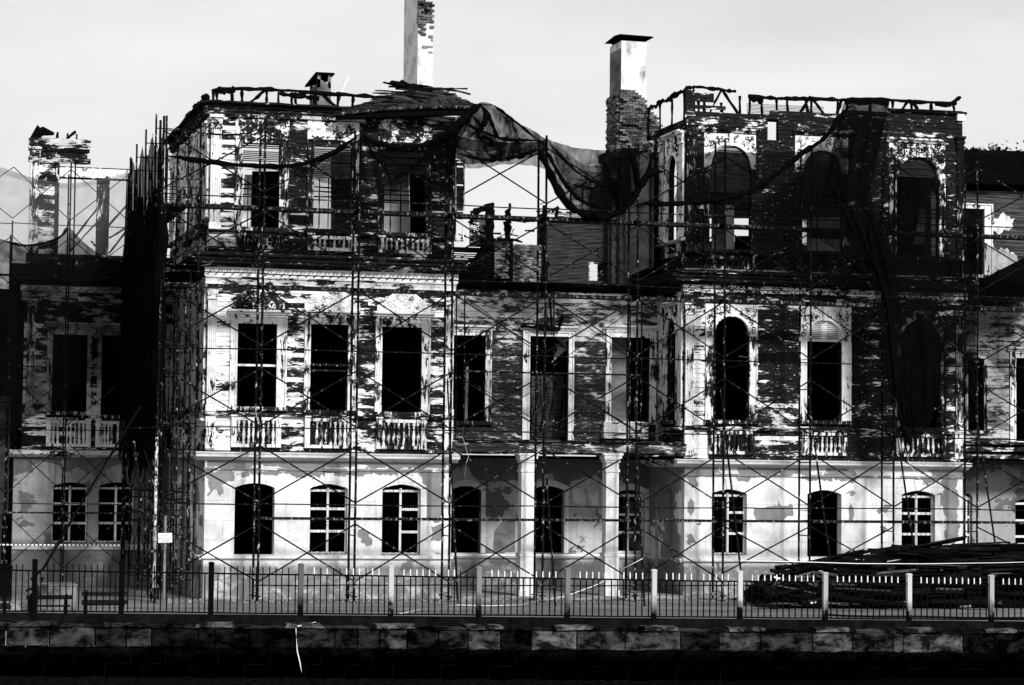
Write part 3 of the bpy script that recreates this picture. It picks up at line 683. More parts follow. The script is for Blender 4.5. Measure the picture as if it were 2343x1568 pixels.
# arch shutters: only the second arch of the right pavilion keeps its louvred head
o = RP['f1'][1]; s = MB(); zs = o.z1-o.rise; xm = (o.x0+o.x1)/2
s.box(o.x0, o.x1, .0, .06, zs-.06, zs+.03); s.box(xm-.1, xm+.1, -.005, .055, zs+.03, o.z1-.03)
arch_band(s, o.x0+.06, o.x1-.06, o.z1-.07, o.rise-.07, .06, .0, .05, 'arch')
lv = obj('louvred_shutter', s, M_white, pav2)
for k in range(9):
    z = zs+.06+k*.062; hw = (o.x1-o.x0)/2*math.sqrt(max(.02, 1-((z-zs)/o.rise)**2))-.05
    for a, b in ((xm-hw, xm-.1), (xm+.1, xm+hw)):
        if b-a > .06:
            q = MB(); q.quadbox([(a, .0, z), (b, .0, z), (b, .04, z+.03), (a, .04, z+.03), (a, .0, z+.012), (b, .0, z+.012), (b, .04, z+.042), (a, .04, z+.042)]); obj('slat', q, M_white, lv)
# upper windows of both pavilions keep broken louvres and bars
def louvres(root, o, f0, f1, cov, y=.05, step=.06):
    s = MB(); z = o.z0+(o.z1-o.z0)*f0
    while z < o.z0+(o.z1-o.z0)*f1:
        if R.random() > .1:
            hw = (o.x1-o.x0)/2
            if o.kind == 'arch' and z > o.z1-o.rise: hw *= math.sqrt(max(.01, 1-((z-o.z1+o.rise)/o.rise)**2))
            xm = (o.x0+o.x1)/2; s.box(xm-hw, xm+hw, y, y+.025, z, z+step*.62)
        z += step
    obj('louvres', s, M_lath, root, kind='stuff')
louvres(pav1, LP['f2'][0], .72, 1, .3); louvres(pav1, LP['f2'][1], .62, .98, .3); louvres(pav1, LP['f2'][2], .72, 1, .3)
louvres(pav2, RP['f2'][0], .55, 1, .3); louvres(pav2, RP['f2'][1], .6, 1, .3); louvres(pav2, RP['f2'][2], .8, 1, .3)
for root, P_ in ((pav1, LP), (pav2, RP)):
    for o in P_['f2']:
        zt = o.z0+(o.z1-o.z0)*.40
        for dz in (-.02, .16, .3): beam(root, (o.x0, .12, zt+dz), (o.x1, .12, zt+dz+jit(.03)), .035, name='window_bar')
        for f in (.18, .42): beam(root, (o.x0+(o.x1-o.x0)*f, .15, o.z0), (o.x0+(o.x1-o.x0)*f, .15, o.z0+(o.z1-o.z0)*.62), .03, name='window_bar')
# pieces of partition seen through the upper windows
def patch(root, pts, y, mat, cov=None, name='partition_piece', th=.04):
    mb = MB(); mb.prism([(at(u, v, y).x, at(u, v, y).z) for u, v in pts], y, y+th); return obj(name, mb, mat, root, cov=cov)
patch(pav1, [(560, 400), (548, 580), (582, 580), (580, 400)], 2.0, M_white)
patch(pav1, [(577, 392), (575, 580), (650, 580), (646, 392)], 1.9, M_char)
patch(pav1, [(757, 350), (757, 590), (812, 590), (812, 350)], 1.5, M_lath)
patch(pav1, [(700, 330), (700, 590), (770, 590), (770, 330)], 3.0, M_netpale, cov=.25)
patch(pav1, [(868, 395), (868, 590), (940, 590), (934, 380)], 2.2, M_chimney)
patch(pav1, [(935, 340), (940, 590), (985, 590), (985, 340)], 1.7, M_dark)
patch(pav1, [(868, 330), (868, 400), (985, 385), (985, 330)], 2.1, M_dark)
patch(pav2, [(1610, 350), (1610, 500), (1740, 500), (1740, 350)], 2.2, M_lath)
patch(pav2, [(1628, 480), (1628, 620), (1659, 620), (1659, 480)], 2.3, M_stuccogrey)
patch(pav2, [(1660, 470), (1658, 610), (1680, 610), (1679, 470)], 2.0, M_white)
patch(pav2, [(1681, 540), (1681, 620), (1735, 620), (1735, 540)], 1.8, M_dark)
patch(pav2, [(1818, 330), (1818, 500), (1945, 500), (1945, 330)], 2.2, M_lath)
patch(pav2, [(1846, 498), (1846, 620), (1935, 620), (1932, 498)], 2.0, M_chimney)
patch(pav2, [(1846, 525), (1846, 545), (1935, 548), (1932, 525)], 1.6, M_dark)
patch(pav2, [(2030, 350), (2030, 620), (2130, 620), (2130, 350)], 2.2, M_dark)
patch(pav2, [(2105, 480), (2090, 560), (2112, 560), (2118, 480)], 1.8, M_stuccogrey)

# hole edge, missing plank row and sagging board on the right pavilion
beam(pav2, at(1645, 845, .1), at(1830, 812, .1), .05); beam(pav2, at(1690, 815, .05), at(1800, 832, .05), .04, M_lath, 'loose_board')
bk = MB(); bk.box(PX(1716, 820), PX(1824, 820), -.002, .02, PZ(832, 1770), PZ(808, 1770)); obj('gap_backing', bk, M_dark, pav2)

# ornaments over the first-floor windows of the left pavilion
for i, (ua, ub, vt, vb) in enumerate(((536, 650, 655, 704), (696, 822, 660, 709), (862, 985, 666, 716))):
    xa, xb, z0, z1 = PX(ua, 690), PX(ub, 690), PZ(vb, ua), PZ(vt, ua); xm = (xa+xb)/2; hw = (xb-xa)/2; H = z1-z0
    prof = lambda x: z0+H*(.38+.62*max(0, 1-((x-xm)/(hw*.78))**2)**.6)
    s = MB(); n = 16; pts = [(xa, z0)]+[(xa+(xb-xa)*k/n, prof(xa+(xb-xa)*k/n)+jit(.03)) for k in range(n+1)]+[(xb, z0)]
    s.prism(pts, -.09, -.03); cv = MB(); curls(cv, xa+.04, xb-.04, z0+.03, z1-.05, -.1, 80, .04, .1, lambda x, z: z < prof(x)-.03, .022)
    pd = obj('carved_pediment', s, M_orn, pav1, cov=[.5, .95, .95][i]); obj('carving', cv, M_orn, pd, cov=[.35, .66, .66][i], kind='stuff')  # darker curls put the shading of the carved relief into the colour
h = MB(); h.prism([(at(u, v, 0).x, at(u, v, 0).z) for u, v in ((534, 706), (576, 675), (577, 706))], -.1, -.09); obj('pediment_hole_shade', h, M_dark, pav1)  # thin dark plate on the front stands in for the hole's shade
# open shutter hanging past the right corner of the left pavilion
s = MB(); sx0, sx1, sz0, sz1 = PX(1041, 460, -.2), PX(1062, 460, -.2), PZ(553, 1050, -.2), PZ(366, 1050, -.2)
for a, b in ((sx0, sx0+.04), (sx1-.04, sx1)): s.box(a, b, -.22, -.17, sz0, sz1)
for z in (sz0, (sz0*1.8+sz1)/2.8, sz1-.06): s.box(sx0+.04, sx1-.04, -.22, -.17, z, z+.06)
sh = obj('shutter', s, M_vert, pav1, cov=.5)
for k in range(34):
    z = sz0+.85+(sz1-sz0-.95)*k/34
    if R.random() > .12:
        q = MB(); q.quadbox([(sx0+.04, -.22, z), (sx1-.04, -.22, z), (sx1-.04, -.18, z+.045), (sx0+.04, -.18, z+.045), (sx0+.04, -.22, z+.012), (sx1-.04, -.22, z+.012), (sx1-.04, -.18, z+.057), (sx0+.04, -.18, z+.057)]); obj('slat', q, M_lath, sh)

# ---------------------------------------------------------------- burnt roof edges
def roof_edge(root, rail, base, posts, diags, y, w=.07):
    for (a, b) in zip(rail, rail[1:]): beam(root, at(*a, y), at(*b, y), w*1.35, name='wall_plate', seg=6, rough=.4)
    for (u, v0, u2, v1) in posts: beam(root, at(u, v0, y), at(u2, v1, y), w*1.05, name='roof_post', seg=3)
    for (u, v0, u2, v1) in diags: beam(root, at(u, v0, y), at(u2, v1, y), w*1.05, name='roof_brace', seg=4)
roof_edge(pav1, [(488, 208), (508, 203), (600, 204), (662, 208), (770, 216), (900, 224)], None,
  [(488, 205, 488, 234), (496, 210, 497, 234), (531, 206, 531, 235), (554, 206, 554, 236), (610, 208, 609, 238), (637, 210, 637, 240), (667, 212, 668, 243), (675, 212, 677, 243), (720, 214, 720, 245), (774, 218, 773, 246), (808, 222, 806, 246)],
  [(605, 208, 572, 236), (735, 214, 770, 246)], .12)
roof_edge(pav2, [(1567, 203), (1590, 199), (1640, 204), (1682, 210)], None,
  [(1567, 203, 1568, 262), (1587, 200, 1588, 262), (1598, 232, 1598, 262), (1611, 232, 1611, 262), (1692, 220, 1693, 262), (1650, 235, 1651, 262)], [(1650, 204, 1622, 262), (1650, 204, 1690, 262)], .12)
roof_edge(pav2, [(1712, 221), (1790, 226), (1850, 226), (1932, 229), (2035, 229), (2090, 233), (2187, 237)], None,
  [(1716, 222, 1714, 263), (1742, 226, 1743, 263), (1776, 226, 1778, 261), (1800, 228, 1803, 261), (1842, 228, 1848, 261), (1855, 228, 1856, 261), (1916, 229, 1917, 260), (1938, 230, 1938, 260), (1990, 230, 1990, 258), (2042, 232, 2042, 254), (2085, 234, 2085, 254), (2130, 235, 2130, 256), (2180, 236, 2182, 256)],
  [(1850, 228, 1828, 261), (1860, 228, 1885, 262), (1925, 230, 1915, 260), (2075, 233, 2062, 252), (2088, 234, 2100, 252)], .12, .075)
beam(pav2, at(2170, 242, .1), at(2196, 222, .1), .1); beam(pav2, at(2140, 238, .1), at(2175, 240, .1), .13)
for a, b in (((500, 212), (535, 206)), ((640, 214), (700, 222)), ((700, 222), (730, 226)), ((1720, 226), (1745, 232)), ((1935, 234), (2030, 236))): beam(pav1 if a[0] < 1200 else pav2, at(*a, .15), at(*b, .15), .13, seg=6, rough=.5)
zt0 = PZ(264, 1565); e0, e1 = PX(1590, 262), RP['x1']; zr1 = PZ(258, 2190)
q = MB(); q.prism([(e0, zt0-.05), (e1, zt0-.05), (e1, zr1), (PX(1900, 260), PZ(260, 1900))], 0, .1); obj('sheathing', q, M_vert, pav2, cov=.12)
bx = Budget(0); z = zt0; k_ = 0
while z < zr1-.05:
    t = (z-zt0)/(zr1-zt0); boards(pav2, bx, e0+(e1-e0)*t, e1, z, z+.154, 0, [(PX(1755, 290), PX(1780, 290), PZ(321, 1767), PZ(273, 1767))], .22+jit(.1)); z += .156
flush(bx)
q = MB(); q.extr([(0, zr1-.1), (-.12, zr1-.08), (-.2, zr1), (0, zr1+.04)], PX(2030, 260), e1+.1, 6, .01); obj('moulding', q, M_board, pav2, cov=.2)
q = MB(); q.box(e1-.24, e1+.04, -.14, 0, PZ(277, 2180), PZ(262, 2180)); obj('capital', q, M_orn, pav2, cov=.8)
# higher broken strip at the left corner of the right pavilion
m = MB()
for (ua, ub, va, vb) in ((1568, 1588, 206, 262), (1588, 1633, 212, 232), (1588, 1660, 240, 248)):
    m.box(PX(ua, 230), PX(ub, 230), 0, .1, PZ(vb, ua), PZ(va, ua))
obj('broken_parapet', m, M_board, pav2, cov=.5)
# curved strips of roof lath behind the right pavilion parapet
q = MB()
for k in range(8):
    q.tube([at(1708+t*44, 238+k*3.2+(t*2), 1.2+.4*t) for t in range(5)], .013, 4)
obj('roof_lath', q, M_lath, pav2, kind='stuff')
# roof remnant with eave over the right half of the left pavilion
RFx = []
def rz(t): return (1-t)
ea, eb = at(766, 262, -.7), at(1092, 246, -.7); ra, rb = at(905, 216, 3.0), at(1010, 204, 3.0)
m = MB(); n = 24
P0 = [ea.lerp(eb, k/n)+Vector((0, 0, .10*math.sin(k/n*3.14))) for k in range(n+1)]; P1 = [ra.lerp(rb, k/n)+Vector((0, 0, jit(.05))) for k in range(n+1)]
rows = [[a.lerp(b, s)+Vector((0, 0, .05*math.sin(s*3.1)+jit(.012))) for a, b in zip(P0, P1)] for s in (0, .2, .4, .6, .8, 1)]
m.sheet(rows); m.sheet([[p-Vector((0, 0, .07)) for p in r] for r in rows]); m.sheet([rows[0], [p-Vector((0, 0, .07)) for p in rows[0]]])
rf = obj('roof', m, M_roof, pav1, smooth=True)
for k in range(0, n+1, 2):
    for s in range(1):
        q = MB(); q.tube([P0[k]+Vector((0, -.02, .02)), P0[k].lerp(P1[k], .33)+Vector((0, 0, .06))], .02, 4); obj('roof_batten', q, M_char, rf)
for k in range(9):
    a = P0[0].lerp(P1[0], k/9); b_ = P0[-1].lerp(P1[-1], k/9); q = MB(); q.tube([a.lerp(b_, t/8)+Vector((0, 0, .07+jit(.012)+.09*math.sin(t/8*3.14)*(1-k/9))) for t in range(9)], .018, 4); obj('roof_batten', q, M_roof, rf)
m = MB(); m.extr([(-.72, -.1), (-.72, .04), (-.62, .06), (-.62, -.1)], 0, 1, 1)
q = MB(); q.tube([p+Vector((0, -.02, -.02)) for p in P0], .055, 6); obj('gutter', q, M_plank, rf)
m = MB(); m.prism([(ea.x+.1, PZ(279, 780)), (eb.x-.15, PZ(268, 1080)), (eb.x-.05, eb.z+.0), ((ea.x+eb.x)/2, (ea.z+eb.z)/2+.11), (ea.x+.1, ea.z+.0)], -.66, -.3); obj('eave_shade_strip', m, M_char, rf)  # black strip standing in for the shade under the eave
for k in range(26):
    a = ra.lerp(rb, R.random())+Vector((jit(.5), jit(.4), jit(.15)-.1)); d = Vector((R.uniform(-1, 1)*1.1, jit(.3), R.uniform(-.25, .15))); beam(rf, a, a+d, R.uniform(.03, .07), M_char, 'charred_slat', 3)
for k in range(46):
    a = P0[0].lerp(P0[-1], R.random()).lerp(P1[0].lerp(P1[-1], R.random()), R.random())+Vector((0, 0, R.uniform(.06, .16))); d = Vector((R.uniform(.3, 1.3)*R.choice((-1, 1)), jit(.3), R.uniform(-.06, .14)))
    beam(rf, a, a+d, R.uniform(.02, .05), R.choice((M_char, M_lath, M_burnt)), 'charred_slat', 3)
# raised burnt flap left of the chimney and the post on the ridge
m = MB(); m.prism([(at(u, v, 2.2).x, at(u, v, 2.2).z) for u, v in ((878, 187), (893, 190), (896, 184), (915, 187), (920, 182), (932, 190), (960, 197), (992, 206), (968, 212), (945, 208), (925, 200))], 2.2, 2.5); obj('burnt_flap', m, M_char, rf)
beam(rf, at(969, 198, 2.3), at(970, 222, 2.3), .1, M_burnt, 'ridge_post')
for (a, b) in (((1060, 232), (1075, 236)), ((1040, 226), (1050, 230))): beam(rf, at(*a, 1.0), at(*b, 1.0), .05)
tag(obj('leaning_plank', MB().tube([at(770, 246, .3), at(784, 205, .3), at(797, 173, .3)], .035, 4), M_chimney), 'pale split plank leaning out above the burnt parapet of the left pavilion', 'plank')
# jagged left gable edge of both pavilions
for k in range(30):
    t = k/30; a = Vector((LP['x0']-.15, t*DEP, PZ(232, 483)+jit(.12)+(.12 if t < .5 else .0))); beam(pav1, a, a+Vector((jit(.1), .45, jit(.12))), R.uniform(.06, .14), M_char, 'charred_slat', 3)
zr0 = PZ(206, 1567)
for k in range(22):
    t = k/22; zt = zr0-t*.2; a = Vector((RP['x0']-.08, t*7, zt+jit(.06)))
    beam(pav2, a, a+Vector((jit(.1), .4, -.04)), R.uniform(.05, .1), M_char, 'charred_slat', 3)
    if k % 4 == 0: beam(pav2, a, a+Vector((0, 0, -1.0)), .06, M_char, 'roof_post', 3)
# ---------------------------------------------------------------- recessed middle block with the columned porch
MY = 2.6
mx0, mx1 = LP['x1'], RP['x0']
mid = thing('connecting_block', 'recessed grey boarded block between the two pavilions above a columned porch', 'building', ((mx0+mx1)/2, MY, 0))
budm = Budget()
mops = [opx(1035.6, 1109, 768, 963.6, 1020, 1123, 756, y=MY), opx(1210.6, 1299, 770, 1008, 1194, 1311, 758, y=MY), opx(1397, 1485, 772.7, 965, 1384, 1499, 757, y=MY)]
zmt = PZ(652, 1300, MY); zmb = PZ(1016, 1300, MY)
m = MB(); wall_strips(m, mx0, mx1, zmb, zmt, MY, MY+.2, mops); obj('sheathing', m, M_vert, mid, cov=.2)
def cm(x, z): return (.5 if z > PZ(745, 1300, MY) else (.42 if z > PZ(800, 1300, MY) else .33))+jit(.1)
boards(mid, budm, mx0, mx1, zmb, zmt-.25, MY, [(o.c0, o.c1, o.z0-.1, o.cz+.15) for o in mops], cm, M_faded, pitch=.185)
FMm = Matrix.Translation((0, MY, 0))
for i, o in enumerate(mops):
    window(mid, o, [.5, .62, .68][i], FMm, mat=M_vert, sill=(i != 1))
louvres(mid, Op(mops[1].x0, mops[1].x1, mops[1].z0, mops[1].z1, 0, 0, 0), .0, .55, .3, MY+1.0)
m = MB(); m.extr([(MY, zmt-.25), (MY-.12, zmt-.22), (MY-.3, zmt-.1), (MY-.32, zmt+.02), (MY+.2, zmt+.06)], mx0, mx1+.1, 12, .02); obj('cornice', m, M_char, mid)
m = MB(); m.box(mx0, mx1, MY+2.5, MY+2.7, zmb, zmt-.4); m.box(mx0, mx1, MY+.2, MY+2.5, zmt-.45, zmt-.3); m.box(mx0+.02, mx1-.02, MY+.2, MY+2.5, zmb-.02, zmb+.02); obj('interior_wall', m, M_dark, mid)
patch(mid, [(1236, 768), (1262, 760), (1275, 800), (1262, 830), (1296, 800), (1296, 766)], MY+.9, M_chimney); patch(mid, [(1062, 1000), (1066, 840), (1072, 838), (1068, 1000)], MY+.6, M_stuccogrey)
patch(mid, [(1216, 1000), (1216, 860), (1292, 860), (1292, 1000)], MY+.95, M_lath)
patch(mid, [(1399, 970), (1399, 772), (1432, 772), (1432, 970)], MY+.6, M_stuccogrey)
for k in range(4): beam(mid, at(1212+k*22, 980+jit(20), MY+.5), at(1232+k*20, 880-jit(40), MY+.5), .04)
# charred hanging gutter piece
beam(mid, at(1192, 747, MY-.25), at(1282, 752, MY-.25), .12, seg=7, rough=.5); beam(mid, at(1279, 750, MY-.2), at(1286, 722, MY-.2), .08); beam(mid, at(1255, 650, MY-.3), at(1262, 748, MY-.3), .06)
# balcony floor = porch ceiling, beam at the front
zb0, zb1 = PZ(1041, 1300, 0), PZ(1012, 1300, 0)
m = MB(); m.box(mx0, mx1, .02, MY, zb1-.16, zb1-.04); m.box(mx0, mx1, .3, MY+.9, zb0-.12, zb0-.04); obj('balcony_floor', m, M_char, mid)
m = MB(); m.extr([(0, zb0), (-.12, zb0), (-.12, zb0+.16), (-.16, zb0+.18), (-.18, zb1-.06), (-.26, zb1-.02), (-.1, zb1+.02), (0.02, zb1)], mx0, mx1, 14, .012); obj('porch_beam', m, M_board, mid, cov=.36)
boards(mid, budm, mx0, mx1, PZ(1036, 1300), PZ(1014, 1300), -.18, [], .38, M_faded, pitch=.14)
# plank deck edge, ragged
for k in range(26):
    x = mx0+.1+k*(mx1-mx0-.2)/26; q = MB(); q.box(x, x+.24, -.22+jit(.08), .5, zb1+.03, zb1+.065); obj('deck_board', q, M_lath if k % 4 else M_pile, mid)
flush(budm)
# parapet panels left of the third window
for (ua, ub) in ((1380, 1482), (1503, 1556)):
    q = MB(); q.box(PX(ua, 990, MY-.3), PX(ub, 990, MY-.3), MY-.35, MY-.05, PZ(1003, ua, MY-.3), PZ(966, ua, MY-.3)); obj('window_apron', q, M_faded, mid, cov=.6)
# porch
PY = MY+.9
pops = [opx(1030, 1099.7, 1112, 1265, 0, 0, 0, 'seg', y=PY), opx(1214, 1290, 1112, 1265, 0, 0, 0, 'seg', y=PY), opx(1404, 1474, 1121, 1265, 0, 0, 0, 'seg', y=PY)]
zpl = PZ(1270, 1300, PY)
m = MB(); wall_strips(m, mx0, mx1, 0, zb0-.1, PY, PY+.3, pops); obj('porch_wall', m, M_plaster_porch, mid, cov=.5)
lower_window(mid, pops[2], PY, grille=False, key=False)
for o in pops:
    fr = MB(); arch_band(fr, o.x0, o.x1, o.z1, o.rise, .2, PY-.02, PY-.001, 'seg'); fr.box(o.x1, o.x1+.16, PY-.02, PY-.001, o.z0, o.z1-o.rise); obj('window_surround', fr, M_plaster, mid, cov=.1)
m = MB(); m.extr([(PY, zpl-.13), (PY-.08, zpl-.1), (PY-.13, zpl-.03), (PY-.1, zpl+.03), (PY, zpl+.04)], mx0, mx1, 10, .004); obj('ledge', m, M_plaster, mid, cov=.1)
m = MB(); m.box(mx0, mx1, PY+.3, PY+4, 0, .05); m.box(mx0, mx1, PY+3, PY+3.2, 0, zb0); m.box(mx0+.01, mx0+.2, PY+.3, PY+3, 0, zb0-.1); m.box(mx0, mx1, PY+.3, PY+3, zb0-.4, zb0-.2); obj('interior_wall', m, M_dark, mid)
m = MB(); m.box(mx0, mx1, -.45, PY, .0, .09); m.box(mx0, mx1, -.75, -.45, 0, .045); obj('porch_step', m, M_conc, mid)
patch(mid, [(1310, 1120), (1320, 1118), (1368, 1119), (1369, 1156), (1345, 1158), (1338, 1152), (1326, 1157), (1311, 1150)], PY-.02, M_chimney, name='bare_plaster', th=.015)
patch(mid, [(1128, 1258), (1131, 1216), (1150, 1192), (1178, 1184), (1178, 1262), (1150, 1264)], PY-.02, M_stuccogrey, name='grey_plaster', th=.015)
# chalked mark on the porch wall
q = MB()
for (a, b) in (((1326, 1229), (1330, 1227)), ((1330, 1227), (1329, 1240)), ((1325, 1241), (1332, 1240)), ((1334, 1227), (1332, 1241)), ((1341, 1227), (1334, 1234)), ((1334, 1234), (1339, 1241))): q.tube([at(*a, PY-.012), at(*b, PY-.012)], .008, 4)
obj('graffiti', q, M_char, mid)
for (u0, u1) in ((1186.5, 1216.5), (1379.5, 1408)):
    x0, x1 = PX(u0, 1200), PX(u1, 1200); y0, y1 = -.3, -.3+(x1-x0); z = lambda v: PZ(v, u0, -.1); c = MB()
    c.box(x0, x1, y0, y1, z(1265), z(1076)); c.box(x0-.03, x1+.03, y0-.03, y1+.03, z(1080), z(1074)); c.box(x0+.0, x1, y0, y1, z(1074), z(1058))
    c.box(x0-.04, x1+.04, y0-.04, y1+.04, z(1058), z(1052)); c.box(x0-.08, x1+.08, y0-.08, y1+.08, z(1052), z(1042)); c.box(x0-.12, x1+.12, y0-.1, y1+.1, z(1042), z(1037))
    c.box(x0-.05, x1+.05, y0-.05, y1+.05, z(1273), z(1265)); c.box(x0-.02, x1+.02, y0-.02, y1+.02, z(1350), z(1273)); c.box(x0-.05, x1+.05, y0-.05, y1+.05, .0, z(1350))
    obj('column', c, M_white, mid)
dp = MB(); xp = PX(1497.5, 1180, MY-.5); dp.tube([(xp, 1.9, PZ(1295, 1497, 1.9)), (xp, 1.9, PZ(1080, 1497, 1.9))], .055, 8); obj_dp = dp; dp = MB(); dp.tube([(xp, 1.9, PZ(1022, 1497, 1.9)), (xp, 1.9, PZ(968, 1497, 1.9)), ], .05, 8); obj_d3 = dp; dp = MB(); dp.tube([(xp, 1.9, PZ(720, 1497, 1.9)), (xp, 1.9, PZ(690, 1497, 1.9)), (xp+.5, 1.2, PZ(684, 1510, 1.9))], .06, 8)
dpt = thing('downpipe', 'grey broken downpipe in the inner corner beside the right pavilion', 'downpipe', (xp, 1.9, 0)); obj('pipe', obj_dp, M_stuccogrey, dpt); obj('pipe', dp, M_stuccogrey, dpt); obj('pipe', obj_d3, M_stuccogrey, dpt)

# ---------------------------------------------------------------- ruined walls and debris seen above the middle block
def brickwork(root, x0, x1, z0, z1, y, mat, pitch=(.22, .075), th=.11, edge=lambda x, z: True, n=290, FM=None):
    FM = FM or Matrix.Identity(4); rows = int((z1-z0)/pitch[1]); rest = MB(); me = {}
    for r in range(rows):
        z = z0+r*pitch[1]; x = x0-(pitch[0]/2 if r % 2 else 0)
        while x < x1:
            L = pitch[0]-.015; a = max(x, x0); b_ = min(x+L, x1); x += pitch[0]
            if b_-a < .05 or not edge((a+b_)/2, z) or R.random() < .05: continue
            if n > 0:
                n -= 1; key = round(b_-a, 2)
                if key not in me:
                    q = MB(); q.box(0, key, -th, .02, 0, pitch[1]-.014); me[key] = q.mesh('brick'); me[key].materials.append(mat)
                link('brick', me[key], None, root, FM @ Matrix.Translation((a, y+jit(.03), z+jit(.006))) @ Matrix.Rotation(jit(.035), 4, 'Y'))
            else: rest.box(a, b_, y-th, y+.02, z, z+pitch[1]-.014)
    if rest.v: obj('brick', rest, mat, root, FM, kind='stuff')
    return n
BY = 5.5
bwl = thing('brick_wall', 'pale broken brick wall standing behind the middle block, seen through the gap', 'wall', tuple(at(1205, 640, BY)))
bx0, bx1, bz0, bz1 = PX(1166, 600, BY), PX(1243, 600, BY), PZ(662, 1200, BY), PZ(559, 1200, BY)
q = MB(); q.box(bx0, bx1, BY-.09, BY+.2, bz0, bz1-.08); obj('core', q, M_mortar, bwl)
brickwork(bwl, bx0, bx1, bz0, bz1, BY, M_brick, (.17, .075))
LY = 5.0
lth = thing('lath_wall', 'bare lath partition with a hole low down, standing beside the tall chimney breast', 'wall', tuple(at(1320, 650, LY)))
q = MB(); z0, z1 = PZ(662, 1320, LY), PZ(392, 1320, LY); z = z0
lx0, lx1 = PX(1250, 560, LY), PX(1391, 560, LY); hx0, hx1, hz0, hz1 = PX(1349, 620, LY), PX(1384, 620, LY), PZ(642, 1365, LY), PZ(599, 1365, LY)
def ltop(x):   # ragged stepped top, higher to the right
    t = (x-lx0)/(lx1-lx0); return PZ(505 if t < .18 else (486 if t < .42 else (420 if t < .62 else 392)), 1320, LY)
while z < z1:
    x = lx0
    while x < lx1:
        L = R.uniform(.3, .9); e = min(x+L, lx1)
        if z < ltop((x+e)/2) and not (hz0 < z < hz1 and x < hx1 and e > hx0):
            q.box(x, e-.01, LY-.02, LY+.01, z, z+.03)
        elif z < ltop(x) and hz0 < z < hz1:
            if x < hx0: q.box(x, hx0+jit(.05), LY-.02, LY+.01, z, z+.03)
            if e > hx1: q.box(hx1+jit(.05), e, LY-.02, LY+.01, z, z+.03)
        x = e
    z += .048
obj('lath', q, M_lath, lth, kind='stuff')
for u in (1252, 1278, 1305, 1332, 1388):
    beam(lth, at(u, 660, LY+.08), at(u, (500 if u < 1290 else 430), LY+.08), .05, M_char, 'stud')
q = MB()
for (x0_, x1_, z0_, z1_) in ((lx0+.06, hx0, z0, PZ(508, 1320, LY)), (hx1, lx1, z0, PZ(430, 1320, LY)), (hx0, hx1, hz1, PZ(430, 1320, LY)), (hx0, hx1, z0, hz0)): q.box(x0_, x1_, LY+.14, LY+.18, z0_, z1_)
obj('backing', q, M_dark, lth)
# grey plastered party wall running back beside it
pw = thing('plastered_wall', 'tall stained grey plaster wall running back from the right pavilion', 'wall', tuple(at(1440, 640, 3)))
a0, a1 = at(1388, 655, 5.6), at(1484, 612, 2.2); b0, b1 = at(1388, 340, 5.6), at(1484, 350, 2.2)
q = MB()
for d in (0, .2):
    dv = Vector((d, d*.3, 0)); q.sheet([[a0.lerp(a1, t/6)+dv-Vector((0, 0, .0)) for t in range(7)], [(a0.lerp(a1, t/6)).lerp(b0.lerp(b1, t/6), .5)+dv for t in range(7)], [b0.lerp(b1, t/6)+dv+Vector((0, 0, jit(.06))) for t in range(7)]])
q.sheet([[b0, b1], [b0+Vector((.2, .06, 0)), b1+Vector((.2, .06, 0))]])
obj('plaster_face', q, M_stuccogrey, pw)
# charred debris heap and posts
cd = thing('charred_debris', 'black charred floor timbers and stumps heaped at the left of the gap', 'debris', tuple(at(1100, 640, 4)))
q = MB(); q.prism([(at(u, v, 4).x, at(u, v, 4).z) for u, v in ((1036, 662), (1036, 632), (1062, 620), (1085, 598), (1098, 580), (1110, 560), (1092, 562), (1106, 555), (1126, 558), (1138, 550), (1150, 545), (1172, 548), (1172, 662))], 3.9, 4.6); obj('burnt_floor', q, M_char, cd)
q = MB(); q.box(PX(1036, 575, 4.8), PX(1105, 575, 4.8), 4.7, 4.9, PZ(578, 1070, 4.8), PZ(567, 1070, 4.8))
for k in range(7): z = PZ(582+k*4.5, 1070, 4.8); q.box(PX(1036, 575, 4.8), PX(1100-k*3, 575, 4.8), 4.8, 4.84, z-.02, z+.02)
obj('charred_lath', q, M_char, cd)
for (a, b, w_) in (((1163, 660), (1160, 520), .22), ((1160, 520), (1163, 500), .19), ((1159, 505), (1160, 480), .13), ((1165, 500), (1166, 466), .06), ((1126, 560), (1126, 465), .1), ((1117, 600), (1120, 480), .17), ((1113, 660), (1117, 560), .2), ((1084, 486), (1126, 470), .14), ((1076, 488), (1128, 467), .07), ((1082, 482), (1124, 476), .09), ((1100, 555), (1150, 548), .08), ((1128, 555), (1148, 543), .06)):
    beam(cd, at(*a, 4.2), at(*b, 4.2), w_, seg=7, rough=.5)
q = MB(); q.box(PX(1076, 520, 4.6), PX(1117, 520, 4.6), 4.6, 4.75, PZ(565, 1100, 4.6), PZ(497, 1100, 4.6)); obj('wall_stump', q, M_board, cd, cov=.52)
curl = MB(); curls(curl, PX(1078, 520, 4.6), PX(1112, 520, 4.6), PZ(560, 1100, 4.6), PZ(500, 1100, 4.6), 4.55, 26, .04, .1); obj('carving', curl, M_orn, cd, cov=.55, kind='stuff')
st = MB(); st.box(PX(1120, 600, 4.5), PX(1152, 600, 4.5), 3.86, 3.9, PZ(625, 1140, 4.5), PZ(556, 1140, 4.5)); obj('brick_stump', st, M_mortar, cd); brickwork(cd, PX(1119, 600, 4.5), PX(1153, 600, 4.5), PZ(640, 1140, 4.5), PZ(552, 1140, 4.5), 3.85, M_brickdark, (.2, .08), .08, lambda x, z: z < PZ(562, 1140, 4.5)+.1*math.sin(x*9))
